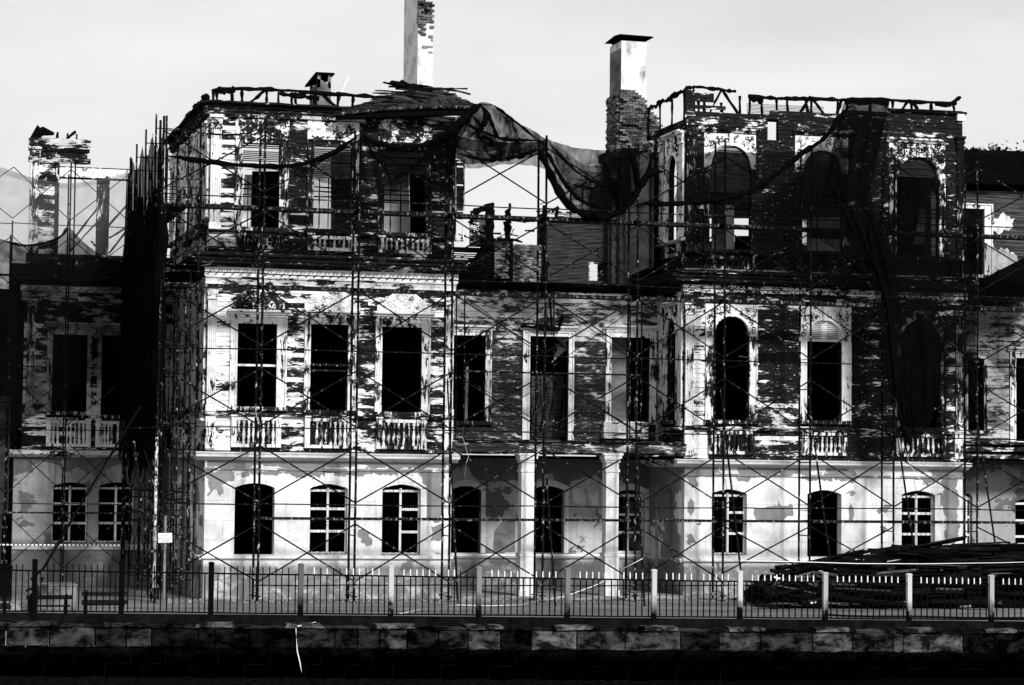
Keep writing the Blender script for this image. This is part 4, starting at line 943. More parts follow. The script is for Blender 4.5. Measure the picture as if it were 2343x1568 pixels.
for k in range(46):
    u = R.uniform(1042, 1176); v = R.uniform(545, 655) if k % 4 else R.uniform(470, 545)
    if v < 545 and not (1078 < u < 1125 or 1154 < u < 1172): continue
    a = at(u, v, 3.7+jit(.2)); beam(cd, a, a+Vector((jit(.7), jit(.2), jit(.35) if v > 540 else jit(.12))), R.uniform(.02, .06), M_char, 'charred_beam', 3)
cp = thing('charred_posts', 'charred post stumps with short crossbars standing in front of the lath wall', 'post', tuple(at(1240, 640, 3.6)))
for (a, b, w_) in (((1233, 560), (1232, 472), .05), ((1219, 499), (1290, 497), .05), ((1228, 498), (1262, 480), .05), ((1262, 484), (1278, 474), .09), ((1275, 474), (1272, 500), .08), ((1201, 528), (1222, 529), .05), ((1226, 484), (1240, 484), .04), ((1196, 508), (1222, 508), .02),
                   ((1247, 662), (1244, 470), .1), ((1240, 620), (1256, 600), .12), ((1236, 560), (1240, 500), .17)):
    beam(cp, at(*a, 3.6), at(*b, 3.6), w_, seg=6, rough=.45)

for k in range(60):
    u = R.uniform(1040, 1560); a = at(u, 650+(u-1040)*.022+jit(3), MY-.25); beam(mid, a, a+Vector((R.uniform(.1, .7), jit(.1), R.uniform(-.08, .12))), R.uniform(.02, .055), M_char, 'charred_slat', 3)
for k in range(14):
    u = R.uniform(1250, 1385); t_ = (u-1250)/135; a = at(u, 506 if t_ < .18 else (487 if t_ < .42 else 430), LY-.05); beam(lth, a, a+Vector((jit(.5), 0, R.uniform(-.05, .2))), R.uniform(.02, .05), M_char, 'charred_slat', 3)
# ---------------------------------------------------------------- chimneys
def chimney(label, u0, u1, vt, vb, y, side, brick, cap=None):
    x0, x1 = PX(u0, (vt+vb)/2, y), PX(u1, (vt+vb)/2, y)
    t = thing('chimney', label, 'chimney', ((x0+x1)/2, y, PZ(vb, u0, y))); return t, x0, x1
# tall left stack
CYa = 3.2
t, x0, x1 = chimney('tallest square chimney with crumbling brick top, rising out of the left pavilion roof', 955.5, 991, 0, 200, CYa, 0, None)
dl = (x0+0)*.0
ysz = 2.2
zt, zb = PZ(-22, 970, CYa), PZ(215, 970, CYa); zr = PZ(62, 970, CYa)
m = MB(); rag = [PZ(v, 970, CYa) for v in (62, 70, 78, 66, 50, 44)]
m.quadbox([(x0, CYa, zb-1.0), (x1, CYa, zb-1.0), (x1, CYa+ysz, zb-1.0), (x0, CYa+ysz, zb-1.0), (x0, CYa, rag[0]), (x1, CYa, rag[5]), (x1, CYa+ysz, zt), (x0, CYa+ysz, zt)])
obj('rendered_shaft', m, M_chimney, t)
m = MB(); m.box(x0-.005, x0+.1, CYa+.25, CYa+ysz, rag[0]-1, zt+.4); obj('side_render', m, M_chimney, t)
m = MB(); m.box(x0+.05, x0+.26, CYa+.06, CYa+ysz-.1, rag[0]-.3, zt); m.box(x0+.34, x1-.03, CYa+.06, CYa+ysz-.1, rag[0]-.3, PZ(6, 970, CYa)); obj('core', m, M_mortar, t)
zq = lambda v: PZ(v, 970, CYa)
brickwork(t, x0-.0, x1+.01, zq(112), zt, CYa+.02, M_brickdark, (.2, .09), .09, lambda x, z: z > zq(64+14*math.sin(x*17)+(9 if x < x0+.25 else 0)) and not (x0+.26 < x < x0+.34 and z > zq(14)) and not (x > x0+.3 and z > zq(5)))
brickwork(t, x0+.06, x1-.02, zq(128), zq(66), CYa+.035, M_brick, (.2, .09), .06, lambda x, z: math.sin(x*31+z*9)*math.sin(z*13-x*5) > .55)
# capped right stack on a ragged brick base
CYb = 4.0
t, x0, x1 = chimney('square rendered chimney with flat black cap on a ragged brick base by the right pavilion', 1421, 1478.5, 95, 215, CYb, 0, None)
zt, zb = PZ(95, 1450, CYb), PZ(214, 1450, CYb); d = 1.35
m = MB(); m.quadbox([(x0, CYb, PZ(206, 1421, CYb)), (x1, CYb, PZ(236, 1478, CYb)), (x1, CYb+d, zb-.2), (x0, CYb+d, zb-.05), (x0, CYb, zt), (x1, CYb, zt), (x1, CYb+d, zt), (x0, CYb+d, zt)]); obj('rendered_shaft', m, M_chimney, t)
m = MB(); m.box(x0-.004, x0+.05, CYb+.03, CYb+d, zb+.0, zt-.25); obj('side_render', m, M_stuccogrey, t)  # greyer slab: shade of the left side put into its colour
m = MB(); zc = zt+.14
m.quadbox([(x0-.16, CYb-.2, zc), (x1+.2, CYb-.2, zc), (x1+.2, CYb+d+.2, zc), (x0-.16, CYb+d+.2, zc), (x0-.1, CYb-.15, zc+.06), (x1+.16, CYb-.15, zc+.04), (x1-.1, CYb+d-.2, zc+.22), (x0+.1, CYb+d-.2, zc+.24)])
for a in (x0+.04, x1-.1):
    m.box(a, a+.05, CYb+.05, CYb+.1, zt, zc)
m.box(x0+.04, x0+.1, CYb+d-.2, CYb+d-.1, zt, zc)
obj('cap', m, M_char, t)
m = MB(); bx0, bx1 = PX(1411, 300, CYb), PX(1478, 300, CYb); zb2 = PZ(350, 1450, CYb)
m.box(x0+.02, bx1-.06, CYb+.06, CYb+d, PZ(660, 1450, CYb), PZ(214, 1450, CYb)); obj('core', m, M_mortar, t)
zlo = PZ(345, 1450, CYb); zhi = PZ(209, 1450, CYb)
def edg(x, z): return x > x0-.02+ .1*math.sin(z*9) and x < PX(1478, 300, CYb)+.0-max(0, (z-PZ(232, 1450, CYb)))*1.2
left = brickwork(t, x0-.05, x1+.02, zlo, zhi+.1, CYb+.06, M_brickdark, (.23, .082), .14, edg)
FLb = Matrix.Translation((x0-.02, CYb+d, 0)) @ Matrix.Rotation(-math.pi/2, 4, 'Z')
brickwork(t, 0, d-.05, zlo-.6, zhi, 0.02, M_brickdark, (.23, .082), .12, lambda x, z: True, left, FLb)
bw2 = thing('brick_wall', 'ragged sooty brick slope stepping down from the capped chimney to the right pavilion', 'wall', tuple(at(1500, 420, 4)))
X0, X1, Z0, Z1 = PX(1395, 330, 4.3), PX(1530, 330, 4.3), PZ(420, 1450, 4.3), PZ(240, 1450, 4.3)
def edg2(x, z):
    u = 1395+(x-X0)/(X1-X0)*135; v = 420-(z-Z0)/(Z1-Z0)*180
    return (v > 338-(u-1395)*.2 if u < 1420 else (v > (240 if u < 1486 else 240+(u-1486)*2.2)-4)) and (u > 1478 or v > 322)
q = MB(); q.prism([(at(u, v, 4.4).x, at(u, v, 4.4).z) for u, v in ((1398, 660), (1398, 348), (1412, 338), (1425, 332), (1480, 332), (1482, 256), (1488, 256), (1500, 285), (1512, 300), (1524, 330), (1524, 660))], 4.36, 4.6); obj('core', q, M_mortar, bw2)
brickwork(bw2, X0, X1, Z0, Z1, 4.34, M_brickdark, (.23, .082), .1, edg2)
# small hooded chimney
CYc = 4.5
t, x0, x1 = chimney('small pale chimney with an open hooded top above the left pavilion parapet', 726, 757, 170, 242, CYc, 0, None)
d = 1.5; zt = PZ(188, 740, CYc); zb = PZ(262, 740, CYc)
m = MB(); m.prism([(x0, zb), (x1, zb), (x1, zt-.1), (x1-.06, zt+.02), (x0+.3, zt-.06), (x0+.2, zt+.04), (x0, zt+.1)], CYc, CYc+.12); m.box(x0, x0+.1, CYc+.12, CYc+d, zb, zt-.05); m.box(x1-.1, x1, CYc+.12, CYc+d, zb, zt-.1); m.box(x0+.1, x1-.1, CYc+d-.1, CYc+d, zb, zt-.1)
obj('rendered_shaft', m, M_stuccogrey, t)
m = MB(); zc = PZ(171, 740, CYc)
for (a, b) in ((x0, CYc), (x1-.1, CYc), (x0, CYc+d-.1), (x1-.1, CYc+d-.1)): m.box(a, a+.1, b, b+.1, zt-.2, zc-.01)
obj('hood_post', m, M_stuccogrey, t)
m = MB(); m.quadbox([(x0-.08, CYc-.1, zc), (x1+.1, CYc-.1, zc), (x1+.1, CYc+d+.1, zc-.04), (x0-.15, CYc+d+.1, zc-.22), (x0-.08, CYc-.1, zc+.06), (x1+.1, CYc-.1, zc+.06), (x1+.1, CYc+d+.1, zc+.02), (x0-.15, CYc+d+.1, zc-.14)]); obj('hood', m, M_char, t)

# ---------------------------------------------------------------- left wing, set back
WY = 9.0
lw = thing('side_wing', 'shadowed left wing with paired windows, set back beside the left pavilion', 'building', (at(150, 1300, WY).x, WY, 0)); budl = Budget()
X = lambda u, v=900: PX(u, v, WY)
Z = lambda v, u=150: PZ(v, u, WY)
xa, xb = X(52), LP['x0']
wf1 = [opx(119, 199, 766, 942, 107, 208, 750, y=WY), opx(231, 290, 768, 950, 222, 300, 752, y=WY), opx(318, 372, 768, 950, 309, 384, 752, y=WY)]
wgf = [opx(119, 199.6, 1104, 1241.6, 0, 0, 0, 'seg', y=WY), opx(223.7, 306, 1104, 1241.6, 0, 0, 0, 'seg', y=WY)]
FMl = Matrix.Translation((0, WY, 0))
m = MB(); wall_strips(m, X(35), xb, 0, Z(1047), WY-.06, WY+.3, wgf); obj('plaster_wall', m, M_plaster_shade, lw, cov=.5)
m = MB(); m.extr([(-.06, Z(1255)-.06), (-.14, Z(1255)-.03), (-.18, Z(1248)), (-.06, Z(1248)+.04)], X(35), xb, 8, .005); obj('ledge', m, M_plaster, lw, FMl, cov=.3)
m = MB(); m.extr([(0, Z(1047)), (-.15, Z(1046)), (-.36, Z(1040)), (-.4, Z(1034)), (0, Z(1030))], X(25), xb, 10, .005); obj('cornice', m, M_orn, lw, FMl, cov=.6)
for o in wgf: lower_window(lw, o, WY-.06, key=False, cells=(.33, .66))
m = MB(); wall_strips(m, xa, xb, Z(1030), Z(640), WY, WY+.2, wf1); obj('sheathing', m, M_vert, lw, cov=.25)
boards(lw, budl, xa, xb, Z(1028), Z(690), WY, [(o.c0, o.c1, o.z0-.12, o.cz+.1) for o in wf1], lambda x, z: (.55 if x < X(110) else .36)+jit(.07))
for i, o in enumerate(wf1): window(lw, o, .62, FMl); balustrade(lw, o.x0, o.x1, Z(1022), Z(962), .72, 8, FMl)
pilaster(lw, X(59), X(78), Z(950), Z(690), .6, FMl)
m = MB(); m.extr([(0, Z(690)), (-.08, Z(690)), (-.1, Z(680)), (-.16, Z(670)), (0, Z(670))], xa-.1, xb, 8, .008); obj('frieze_band', m, M_board, lw, FMl, cov=.52)
m = MB(); m.extr([(0, Z(669)), (-.2, Z(669)), (-.24, Z(655)), (0, Z(655))], xa-.15, xb, 8, .003); wb = obj('wave_band', m, M_orn, lw, FMl, cov=.7)
x = xa-.1
while x < X(300): link('wave_scroll', _wave, None, wb, Matrix.Translation((x, WY-.235, Z(668))) @ Matrix.Diagonal((1.2, 1, .9, 1))); x += .3
m = MB(); m.extr([(0, Z(654)), (-.3, Z(654)), (-.5, Z(645)), (-.55, Z(612)), (0, Z(606))], xa-.45, xb, 8, .01); obj('broad_cornice', m, M_burnt, lw, FMl)
boards(lw, budl, xa, xb, Z(606), Z(582), WY, [], .18)
# standing remains of the upper storey
pier = (X(68, 450), X(135, 450)); boards(lw, budl, pier[0]+.3, pier[1]-.15, Z(582), Z(375), WY, [], .5, miss=.05)
m = MB(); m.box(pier[0], pier[1], WY, WY+.2, Z(582), Z(375)); m.box(pier[1]-.15, pier[1], WY-.05, WY, Z(582), Z(380)); m.box(X(221, 480), X(250, 480), WY, WY+.2, Z(585), Z(408)); m.box(X(136, 400), X(296, 400), WY, WY+.2, Z(408), Z(381)); m.box(pier[0]-.02, X(200, 350), WY, WY+.2, Z(372), Z(318))
obj('upper_wall', m, M_vert, lw, cov=.36)
pilaster(lw, pier[0], pier[0]+.3, Z(582), Z(340), .6, FMl)
m = MB(); m.box(X(136, 400), X(295, 400), WY-.05, WY-.002, Z(405), Z(384)); curls(m, X(140, 400), X(292, 400), Z(404), Z(386), WY-.05, 80, .03, .08); obj('carved_frieze', m, M_orn, lw, cov=.78)
for (a, b_, cv) in ((375, 365, .36), (350, 343, .3), (335, 322, .5)):
    m = MB(); m.extr([(0, Z(a)), (-.12, Z(a)), (-.2, Z(b_)+.02), (0, Z(b_)+.04)], pier[0]-.08, X(202, 350)+jit(.1), 6, .02); obj('moulding', m, M_board, lw, FMl, cov=cv)
boards(lw, budl, pier[0]+.2, X(200, 350), Z(365), Z(322), WY-.06, [], .3); flush(budl)
q = MB(); q.prism([(X(u, 300), Z(v)) for u, v in ((70, 317), (85, 289), (92, 295), (98, 292), (125, 305), (124, 309), (100, 311), (92, 318))], WY, WY+.3); obj('charred_flap', q, M_char, lw)
for (a, b, w_) in (((131, 318), (132, 303), .07), ((152, 320), (173, 301), .07), ((154, 318), (155, 306), .06), ((175, 322), (175, 308), .05), ((230, 380), (120, 500), .001)):
    if w_ > .01: beam(lw, at(*a, WY+.1), at(*b, WY+.1), w_)
m = MB(); m.box(X(36), xb, WY+4, WY+4.2, 0, Z(612)); m.box(X(36), xb, WY+.3, WY+4, Z(630), Z(614)); m.box(X(36), X(40), WY+.3, WY+4, 0, Z(630)); m.box(X(40), xb, WY+.3, WY+4, Z(1060), Z(1040)); obj('interior_wall', m, M_dark, lw)
for (a, b) in (((160, 575), (250, 480)), ((222, 545), (290, 470)), ((250, 580), (292, 525)), ((208, 552), (220, 565)), ((170, 545), (228, 470)), ((250, 545), (290, 520))):
    beam(lw, at(*a, WY+2), at(*b, WY+2), .05, M_lath, 'roof_strut')

# ---------------------------------------------------------------- right wing
VY = 3.2
rw = thing('side_wing', 'dim right wing past the right pavilion with a scorched roof edge and a porch', 'building', (at(2280, 1300, VY).x, VY, 0)); budr = Budget()
X = lambda u, v=900: PX(u, v, VY)
Z = lambda v, u=2270: PZ(v, u, VY)
xa, xb = RP['x1'], X(2700)
uf = [opx(2200, 2250, 478, 628, 2190, 2269, 466, y=VY)]; f1 = [opx(2212, 2249, 820, 985, 2202, 2256, 808, y=VY), opx(2322, 2380, 820, 1010, 2308, 2392, 806, y=VY)]
gf = [opx(2204, 2224, 1128, 1270, 0, 0, 0, 'seg', y=VY+.9), opx(2322, 2390, 1140, 1270, 0, 0, 0, 'seg', y=VY+.9)]
FMr = Matrix.Translation((0, VY, 0))
m = MB(); wall_strips(m, xa, xb, Z(690), Z(362), VY, VY+.2, uf); obj('sheathing', m, M_lath, rw, cov=.25)
boards(rw, budr, xa, xb, Z(640), Z(440), VY, [(o.c0, o.c1, o.z0-.1, o.cz+.05) for o in uf], .14, M_lath, pitch=.1)
for o in uf: window(rw, o, .6, FMr, hood=False)
RWP = []
for pts in (((2272, 500), (2300, 490), (2322, 500), (2312, 520), (2290, 535), (2274, 528)), ((2262, 630), (2268, 570), (2290, 566), (2335, 596), (2330, 606), (2290, 614), (2270, 632))):
    RWP.append(pts)
m = MB(); m.extr([(.1, Z(440)), (-.2, Z(432)), (-.5, Z(425)), (-.7, Z(360)), (-.2, Z(346)), (.6, Z(350))], xa, xb, 10, .03); obj('roof_edge', m, M_char, rw, FMr)
for k in range(26): a = at(2198+k*7, 352+jit(4), VY-.3); beam(rw, a, a+Vector((R.uniform(.1, .5), jit(.3), R.uniform(-.1, .22))), R.uniform(.03, .09), M_char, 'charred_slat', 3)
m = MB(); wall_strips(m, xa, xb, Z(1015), Z(690), VY, VY+.2, f1); obj('sheathing', m, M_vert, rw, cov=.3)
boards(rw, budr, xa, xb, Z(1012), Z(700), VY, [(o.c0, o.c1, o.z0-.1, o.cz+.1) for o in f1], lambda x, z: .6+jit(.1), M_faded)
for o in f1: window(rw, o, .55, FMr)
flush(budr)
q = MB(); p = [at(2200, 672, 1.2), at(2400, 672, 1.2), at(2400, 560, VY), at(2200, 662, VY)]; q.quadbox([v - Vector((0, 0, .12)) for v in p]+p); obj('fallen_roof', q, M_char, rw)
q = MB()
for a, b, c, d in ((1018, 1012, -.9, .1), (1034, 1024, -1.1, .3), (1050, 1040, -.9, .3)): q.box(xa, xb, VY+c, VY+d, Z(a), Z(b))
obj('balcony_beam', q, M_board, rw, cov=.45)
m = MB(); wall_strips(m, xa, xb, 0, Z(1050), VY+.9, VY+1.2, gf); obj('porch_wall', m, M_plaster_shade, rw, cov=.4)
for o in gf: lower_window(rw, o, VY+.9, grille=False, key=False)
m = MB(); m.box(xa, xb, VY+4, VY+4.2, 0, Z(400)); m.box(xa, xb, VY+.3, VY+4, Z(1058), Z(1050)); m.box(xa, xb, VY+.3, VY+4, Z(700), Z(690)); m.box(xa, xb, VY-.8, VY+.85, Z(1062), Z(1052)); obj('interior_wall', m, M_dark, rw)

# ---------------------------------------------------------------- coats of grey paint still clinging to the plaster
def coat(root, pts, y, cov=1.0, rg=.05, mat=None, name='grey_coat'):
    P = [Vector((at(u, v, y).x, at(u, v, y).z)) for u, v in pts]; out = []
    for a, b in zip(P, P[1:]+P[:1]):
        n = max(2, int((b-a).length/.07))
        for k in range(n):
            p = a.lerp(b, k/n); w_ = rg*(math.sin(p.x*9+p.y*7)+.6*math.sin(p.x*23-p.y*17)+.5*math.sin(p.x*41+p.y*37))
            nrm = Vector((-(b-a).y, (b-a).x)).normalized(); out.append(tuple(p+nrm*w_+Vector((jit(.008), jit(.008)))))
    m = MB(); m.prism(out, y-.008, y); return obj(name, m, mat or M_coat, root)
M_coat = simple('grey_paint_coat', .19, .27, (1.5, 1.5, 1.5), bd=.003)
yf = -.062
for p_ in RWP: coat(rw, p_, VY-.04, rg=.06, mat=M_chimney, name='plaster_patch')
coat(pav1, [(474, 1076), (530, 1076), (534, 1098), (512, 1108), (506, 1112), (506, 1138), (495, 1120), (484, 1128), (476, 1136)], yf)
coat(pav1, [(962, 1078), (1014, 1078), (1014, 1192), (968, 1194), (970, 1150), (962, 1120), (966, 1100)], yf)
coat(pav1, [(560, 1078), (955, 1078), (930, 1088), (860, 1084), (800, 1090), (740, 1083), (700, 1092), (650, 1084), (600, 1088)], yf, rg=.03)
coat(pav1, [(820, 1222), (832, 1208), (846, 1218), (850, 1238), (838, 1248), (824, 1240)], yf); coat(pav1, [(985, 1205), (1012, 1200), (1014, 1240), (990, 1236)], yf)
coat(pav2, [(1574, 1150), (1582, 1138), (1588, 1160), (1581, 1182), (1571, 1172)], yf, rg=.03); coat(pav2, [(1570, 1225), (1579, 1220), (1590, 1238), (1577, 1250), (1570, 1243)], yf, rg=.03)
coat(pav2, [(1590, 1197), (1602, 1194), (1603, 1201), (1592, 1203)], yf, rg=.02); coat(pav2, [(1574, 1096), (1588, 1092), (1596, 1110), (1580, 1118)], yf, rg=.03)
coat(pav2, [(1726, 1163), (1755, 1160), (1777, 1158), (1781, 1143), (1788, 1158), (1812, 1156), (1814, 1178), (1795, 1187), (1775, 1194), (1745, 1190), (1726, 1188)], yf, rg=.03)
coat(pav2, [(1680, 1090), (1716, 1090), (1712, 1104), (1690, 1102)], yf, rg=.03); coat(pav2, [(1820, 1092), (1900, 1090), (1890, 1100), (1840, 1098)], yf, rg=.03)
coat(pav2, [(2158, 1094), (2190, 1094), (2192, 1240), (2164, 1243), (2162, 1180), (2154, 1130)], yf)
coat(pav2, [(2070, 1092), (2140, 1094), (2150, 1106), (2100, 1102)], yf, rg=.03); coat(pav2, [(1945, 1150), (1952, 1165), (1950, 1195), (1940, 1190)], yf, rg=.02)
for pts in (((1570, 1066), (1640, 1067), (1650, 1084), (1570, 1083)), ((1680, 1068), (1850, 1070), (1850, 1086), (1690, 1085)), ((1900, 1071), (1925, 1072), (1922, 1087), (1895, 1087)), ((2120, 1074), (2192, 1076), (2192, 1090), (2135, 1090))): coat(pav2, pts, yf, rg=.03)
coat(pav1, [(474, 1050), (1020, 1054), (1020, 1071), (860, 1070), (820, 1062), (790, 1070), (640, 1069), (600, 1063), (560, 1070), (474, 1068)], yf, rg=.02)
# ---------------------------------------------------------------- scaffolding
SY0, SY1 = -1.95, -1.0           # outer and inner row of poles
ZT = lambda v: PZ(v, 595, SY0)
tiers = [(309, 440), (484, 616), (658, 792), (843, 975), (1020, 1149), (1198, 1331)]
tiers = [(ZT(a), ZT(b)) for a, b in tiers]
def poles_mesh(z0, z1, frm, y0, y1, ladder=True):
    pass
def frame(root, x, z0, z1, y0=SY0, y1=SY1, rungs=True, mat=None):
    """one welded H-frame: two uprights, a head bar and a short side ladder"""
    mb = MB(); lean = jit(.012)
    for y in (y0, y1): mb.tube([(x, y, z0), (x+lean, y, z1)], .039, 6)
    z = z0+(z1-z0)*.74
    mb.tube([(x, y0, z), (x, y1, z+.0)], .02, 5)
    if rungs:
        for k in (0.18, .36): mb.tube([(x, y1, z0+k), (x, y0, z0+k)], .014, 4)
    return obj('frame', mb, mat or M_pole, root)
def scaffold(name_label, xs, tiers, y0, y1, tops, foot=True, plank_rows=(), rail_rows=(), skip=()):
    root = thing('scaffolding', name_label, 'scaffolding', (xs[0], y0, 0))
    return root
fus = [(361, 1000), (595, 1000), (815, 1000), (1030, 1000), (1244, 1000), (1455, 1000), (1655, 1000), (1853, 1000), (2044, 1000), (2235, 1000), (2440, 1000)]
fx = [PX(u, v, SY0) for u, v in fus]
tops = [265, 274, 291, 305, 310, 331, 318, 334, 352, 366, 372]
sc = thing('scaffolding', 'rusty tube scaffolding with cross braces and long planks in front of the facade', 'scaffolding', (fx[4], SY0, 0))
bound = [tiers[0][0]+.25] + [ (tiers[i][1]+tiers[i+1][0])/2 for i in range(5)] + [0.10]
for i, x in enumerate(fx):
    ztop = PZ(tops[i], fus[i][0], SY0)
    for k in range(6):
        za = bound[k] if k else ztop; zb_ = bound[k+1]
        if k == 5 and i >= 7: zb_ = .9 if i > 7 else .3
        frame(sc, x, zb_, za, rungs=(i > 0))
        c = MB()
        for y in (SY0, SY1): c.tube([(x, y, zb_-.04), (x, y, zb_+.05)], .04, 6)
        obj('coupler', c, M_iron, sc)
    f = MB()
    for y in (SY0, SY1):
        if i < 7: f.tube([(x, y, -.02), (x, y, .16)], .018, 6); f.box(x-.08, x+.08, y-.08, y+.08, .0, .02); f.box(x-.1, x+.1, y-.015, y+.015, .16, .2)
    if f.v: obj('base_jack', f, M_iron, sc)
for i in range(len(fx)-1):
    for k, (zt, zb_) in enumerate(tiers):
        if (i == 8 and k == 5): continue
        y = SY0-.03
        if k == 5: zb_ = zb_ if i < 6 else max(zb_, .9)
        for (za, zc) in ((zt, zb_), (zb_, zt)):
            m = MB(); mid_ = Vector(((fx[i]+fx[i+1])/2, y-.02*(za > zc), (za+zc)/2+jit(.02)))
            m.tube([(fx[i], y, za), mid_, (fx[i+1], y, zc)], .025, 5); obj('brace', m, M_brace, sc)
def line_z(v423, x): return v423
def hbar(name, y, i0, i1, vfun, r, mat, sag=.02):
    for i in range(i0, i1):
        m = MB(); xa_, xb_ = fx[i], fx[i+1]; za, zc = vfun(i), vfun(i+1)
        m.tube([(xa_-.1, y, za), ((xa_+xb_)/2, y-.01, (za+zc)/2-sag*R.random()), (xb_+.1, y, zc)], r, 5); obj(name, m, mat, sc)
base_ = {445: 0, 621: 0, 795: 0, 974: 0, 1152: 0}
for v, i0 in ((452, 0), (627, 0), (800, 0), (978, 0), (1154, 0), (1340, 1)):
    z = ZT(v); hbar('guard_rail', SY0-.035, i0, 10, lambda i, z=z: z+jit(.02), .021, M_brace)
# planks: long boards lying on the frame heads
for v, i0, i1 in ((471, 0, 10), (652, 0, 10), (1183, 1, 10)):
    z = ZT(v)
    for i in range(i0, i1):
        wdt = .29 if v != 1183 else .2
        for yy in (SY0+.06, SY0+.4)[:2 if v != 1183 else 1]:
            m = MB(); a = fx[i]-.15; b_ = fx[i+1]+.12; sg = jit(.015)
            t = .1 if v != 1183 else .085
            m.sheet([[(a, yy, z), ((a+b_)/2, yy, z-sg), (b_, yy, z)], [(a, yy, z-t), ((a+b_)/2, yy, z-t-sg), (b_, yy, z-t)]])
            m.box(a, b_, yy+.002, yy+wdt, z-t+.0, z-.002+jit(.01)); obj('plank', m, M_plank, sc)
# inner working stage over the porch
z = PZ(852, 1250, .6); m = MB(); m.box(PX(1061, 850, .6), PX(1462, 850, .6), .5, .8, z-.05, z); obj('plank', m, M_plank, sc)
for u in (1042, 1061, 1246, 1265, 1440, 1466):
    m = MB(); y = .5 if u in (1061, 1265, 1466) else 1.4; m.tube([at(u, 1005, y), at(u+2, 672, y)], .025, 6); obj('pole', m, M_pole, sc)
for (a, b_) in (((1061, 676), (1265, 835)), ((1061, 835), (1265, 690)), ((1265, 690), (1466, 838)), ((1265, 838), (1466, 695)), ((1061, 865), (1265, 985)), ((1061, 985), (1265, 870)), ((1265, 870), (1466, 990)), ((1265, 988), (1466, 878))):
    m = MB(); m.tube([at(*a, .45), at(*b_, .45)], .014, 5); obj('brace', m, M_brace, sc)

# side scaffolding running back along the left flank of the left pavilion
XS = at(381, 300, -1.95).x
ss = thing('scaffolding', 'stepped side scaffolding running back from the left pavilion corner, hung with black net', 'scaffolding', (XS, 3, 0))
sy = [-1.95, .9, 3.8, 6.6, 8.6]; stop = [PZ(v, u, y) for v, u, y in ((265, 382, -1.95), (262, 367, .9), (297, 342, 3.8), (330, 316, 6.6), (360, 291, 8.6))]
for y, zt in zip(sy, stop):
    for k in range(6):
        za = (bound[k] if k else max(zt, bound[1]+.3)); za = min(za, zt) if k else zt
        m = MB(); m.tube([(XS, y, bound[k+1]), (XS, y, za)], .032, 6); m.tube([(XS+1.05, y, bound[k+1]), (XS+1.05, y, za-.1)], .026, 6)
        m.tube([(XS, y, bound[k+1]+.35), (XS+1.05, y, bound[k+1]+.35)], .015, 5); m.tube([(XS, y, bound[k+1]+.6), (XS+1.05, y, bound[k+1]+.6)], .015, 5); m.tube([(XS, y, za-.45), (XS+1.05, y, za-.45)], .018, 5)
        obj('frame', m, M_pole, ss)
for a, b_ in zip(sy, sy[1:]):
    for k, (zt, zb_) in enumerate(tiers):
        for (p, q) in ((zt, zb_), (zb_, zt)):
            if k == 0 and a > 3: continue
            m = MB(); m.tube([(XS+.02, a, p), (XS+.02, b_, q)], .015, 5); obj('brace', m, M_brace, ss)
    for v in (471, 652, 1183):
        m = MB(); z = ZT(v); m.box(XS+.1, XS+.8, a, b_, z-.05, z); obj('plank', m, M_plank, ss)
for (a, b_, y, r) in (((352, 1345), (359, 1000), -2.3, .045), ((359, 1000), (369, 640), -2.3, .03)):
    m = MB(); m.tube([at(*a, y), at(*b_, y)], r, 6); obj('pole', m, M_palepole if r > .04 else M_pole, ss)
# extra tubes in front of the flank
for k, (u, v0, v1, y) in enumerate(((395, 1350, 1030, -1.0), (427, 1345, 1000, -1.2), (432, 1310, 620, -.9), (402, 1340, 660, -1.1), (375, 1350, 1000, -2.4), (330, 1320, 640, 4.0), (318, 1320, 1000, 5.5))):
    m = MB(); m.tube([at(u, v0, y), at(u+4, v1, y)], .028, 6); obj('pole', m, M_pole, ss)
for (a, b_, y) in (((365, 1148), (430, 1150), -1.6), ((370, 1150), (432, 1136), -1.6), ((300, 1166), (428, 1168), -1.7), ((370, 1325), (425, 1326), -1.6), ((366, 967), (432, 968), -1.6), ((366, 791), (432, 792), -1.6), ((366, 807), (432, 808), -1.6), ((375, 618), (435, 618), -1.6), ((300, 980), (428, 975), -1.7)):
    m = MB(); m.tube([at(*a, y), at(*b_, y)], .018, 5); obj('guard_rail', m, M_pole, ss)

# scaffolding of the left wing
WSY = 7.0
wsx = [PX(u, 900, WSY) for u in (-140, 20, 152, 291)]
ws = thing('scaffolding', 'thin scaffolding bays standing before the shadowed left wing', 'scaffolding', (wsx[1], WSY, 0))
wt = [(PZ(a, 155, WSY), PZ(b, 155, WSY)) for a, b in ((388, 505), (545, 655), (700, 815), (862, 975), (1010, 1130), (1175, 1300))]
for i, x in enumerate(wsx):
    zt = PZ([500, 505, 365, 362][i], [0, 25, 160, 291][i], WSY)
    for y in (WSY, WSY+.95):
        m = MB(); m.tube([(x, y, 0), (x, y, zt-(.4 if y > WSY else 0))], .027, 6); obj('pole', m, M_pole, ws)
    if i == 2:
        m = MB(); m.tube([(x+.14, WSY, wt[1][1]), (x+.14, WSY, zt-.1)], .027, 6); obj('pole', m, M_pole, ws)
    for (a, b_) in wt:
        if a < zt+.6:
            m = MB(); m.tube([(x, WSY, b_+.3), (x, WSY+.95, b_+.3)], .016, 5); m.tube([(x, WSY, b_+.6), (x, WSY+.95, b_+.6)], .016, 5); obj('rung', m, M_pole, ws)
for i in range(3):
    for k, (a, b_) in enumerate(wt):
        for (p, q) in ((a, b_), (b_, a)):
            m = MB(); m.tube([(wsx[i], WSY-.03, p), (wsx[i+1], WSY-.03, q)], .016, 5); obj('brace', m, M_brace, ws)
    for v in (515, 632, 840, 983, 1152):
        z = PZ(v, 155, WSY); m = MB(); m.tube([(wsx[i], WSY-.04, z), (wsx[i+1], WSY-.04, z-.03)], .017 if v != 632 else .04, 5); obj('guard_rail', m, M_brace, ws)
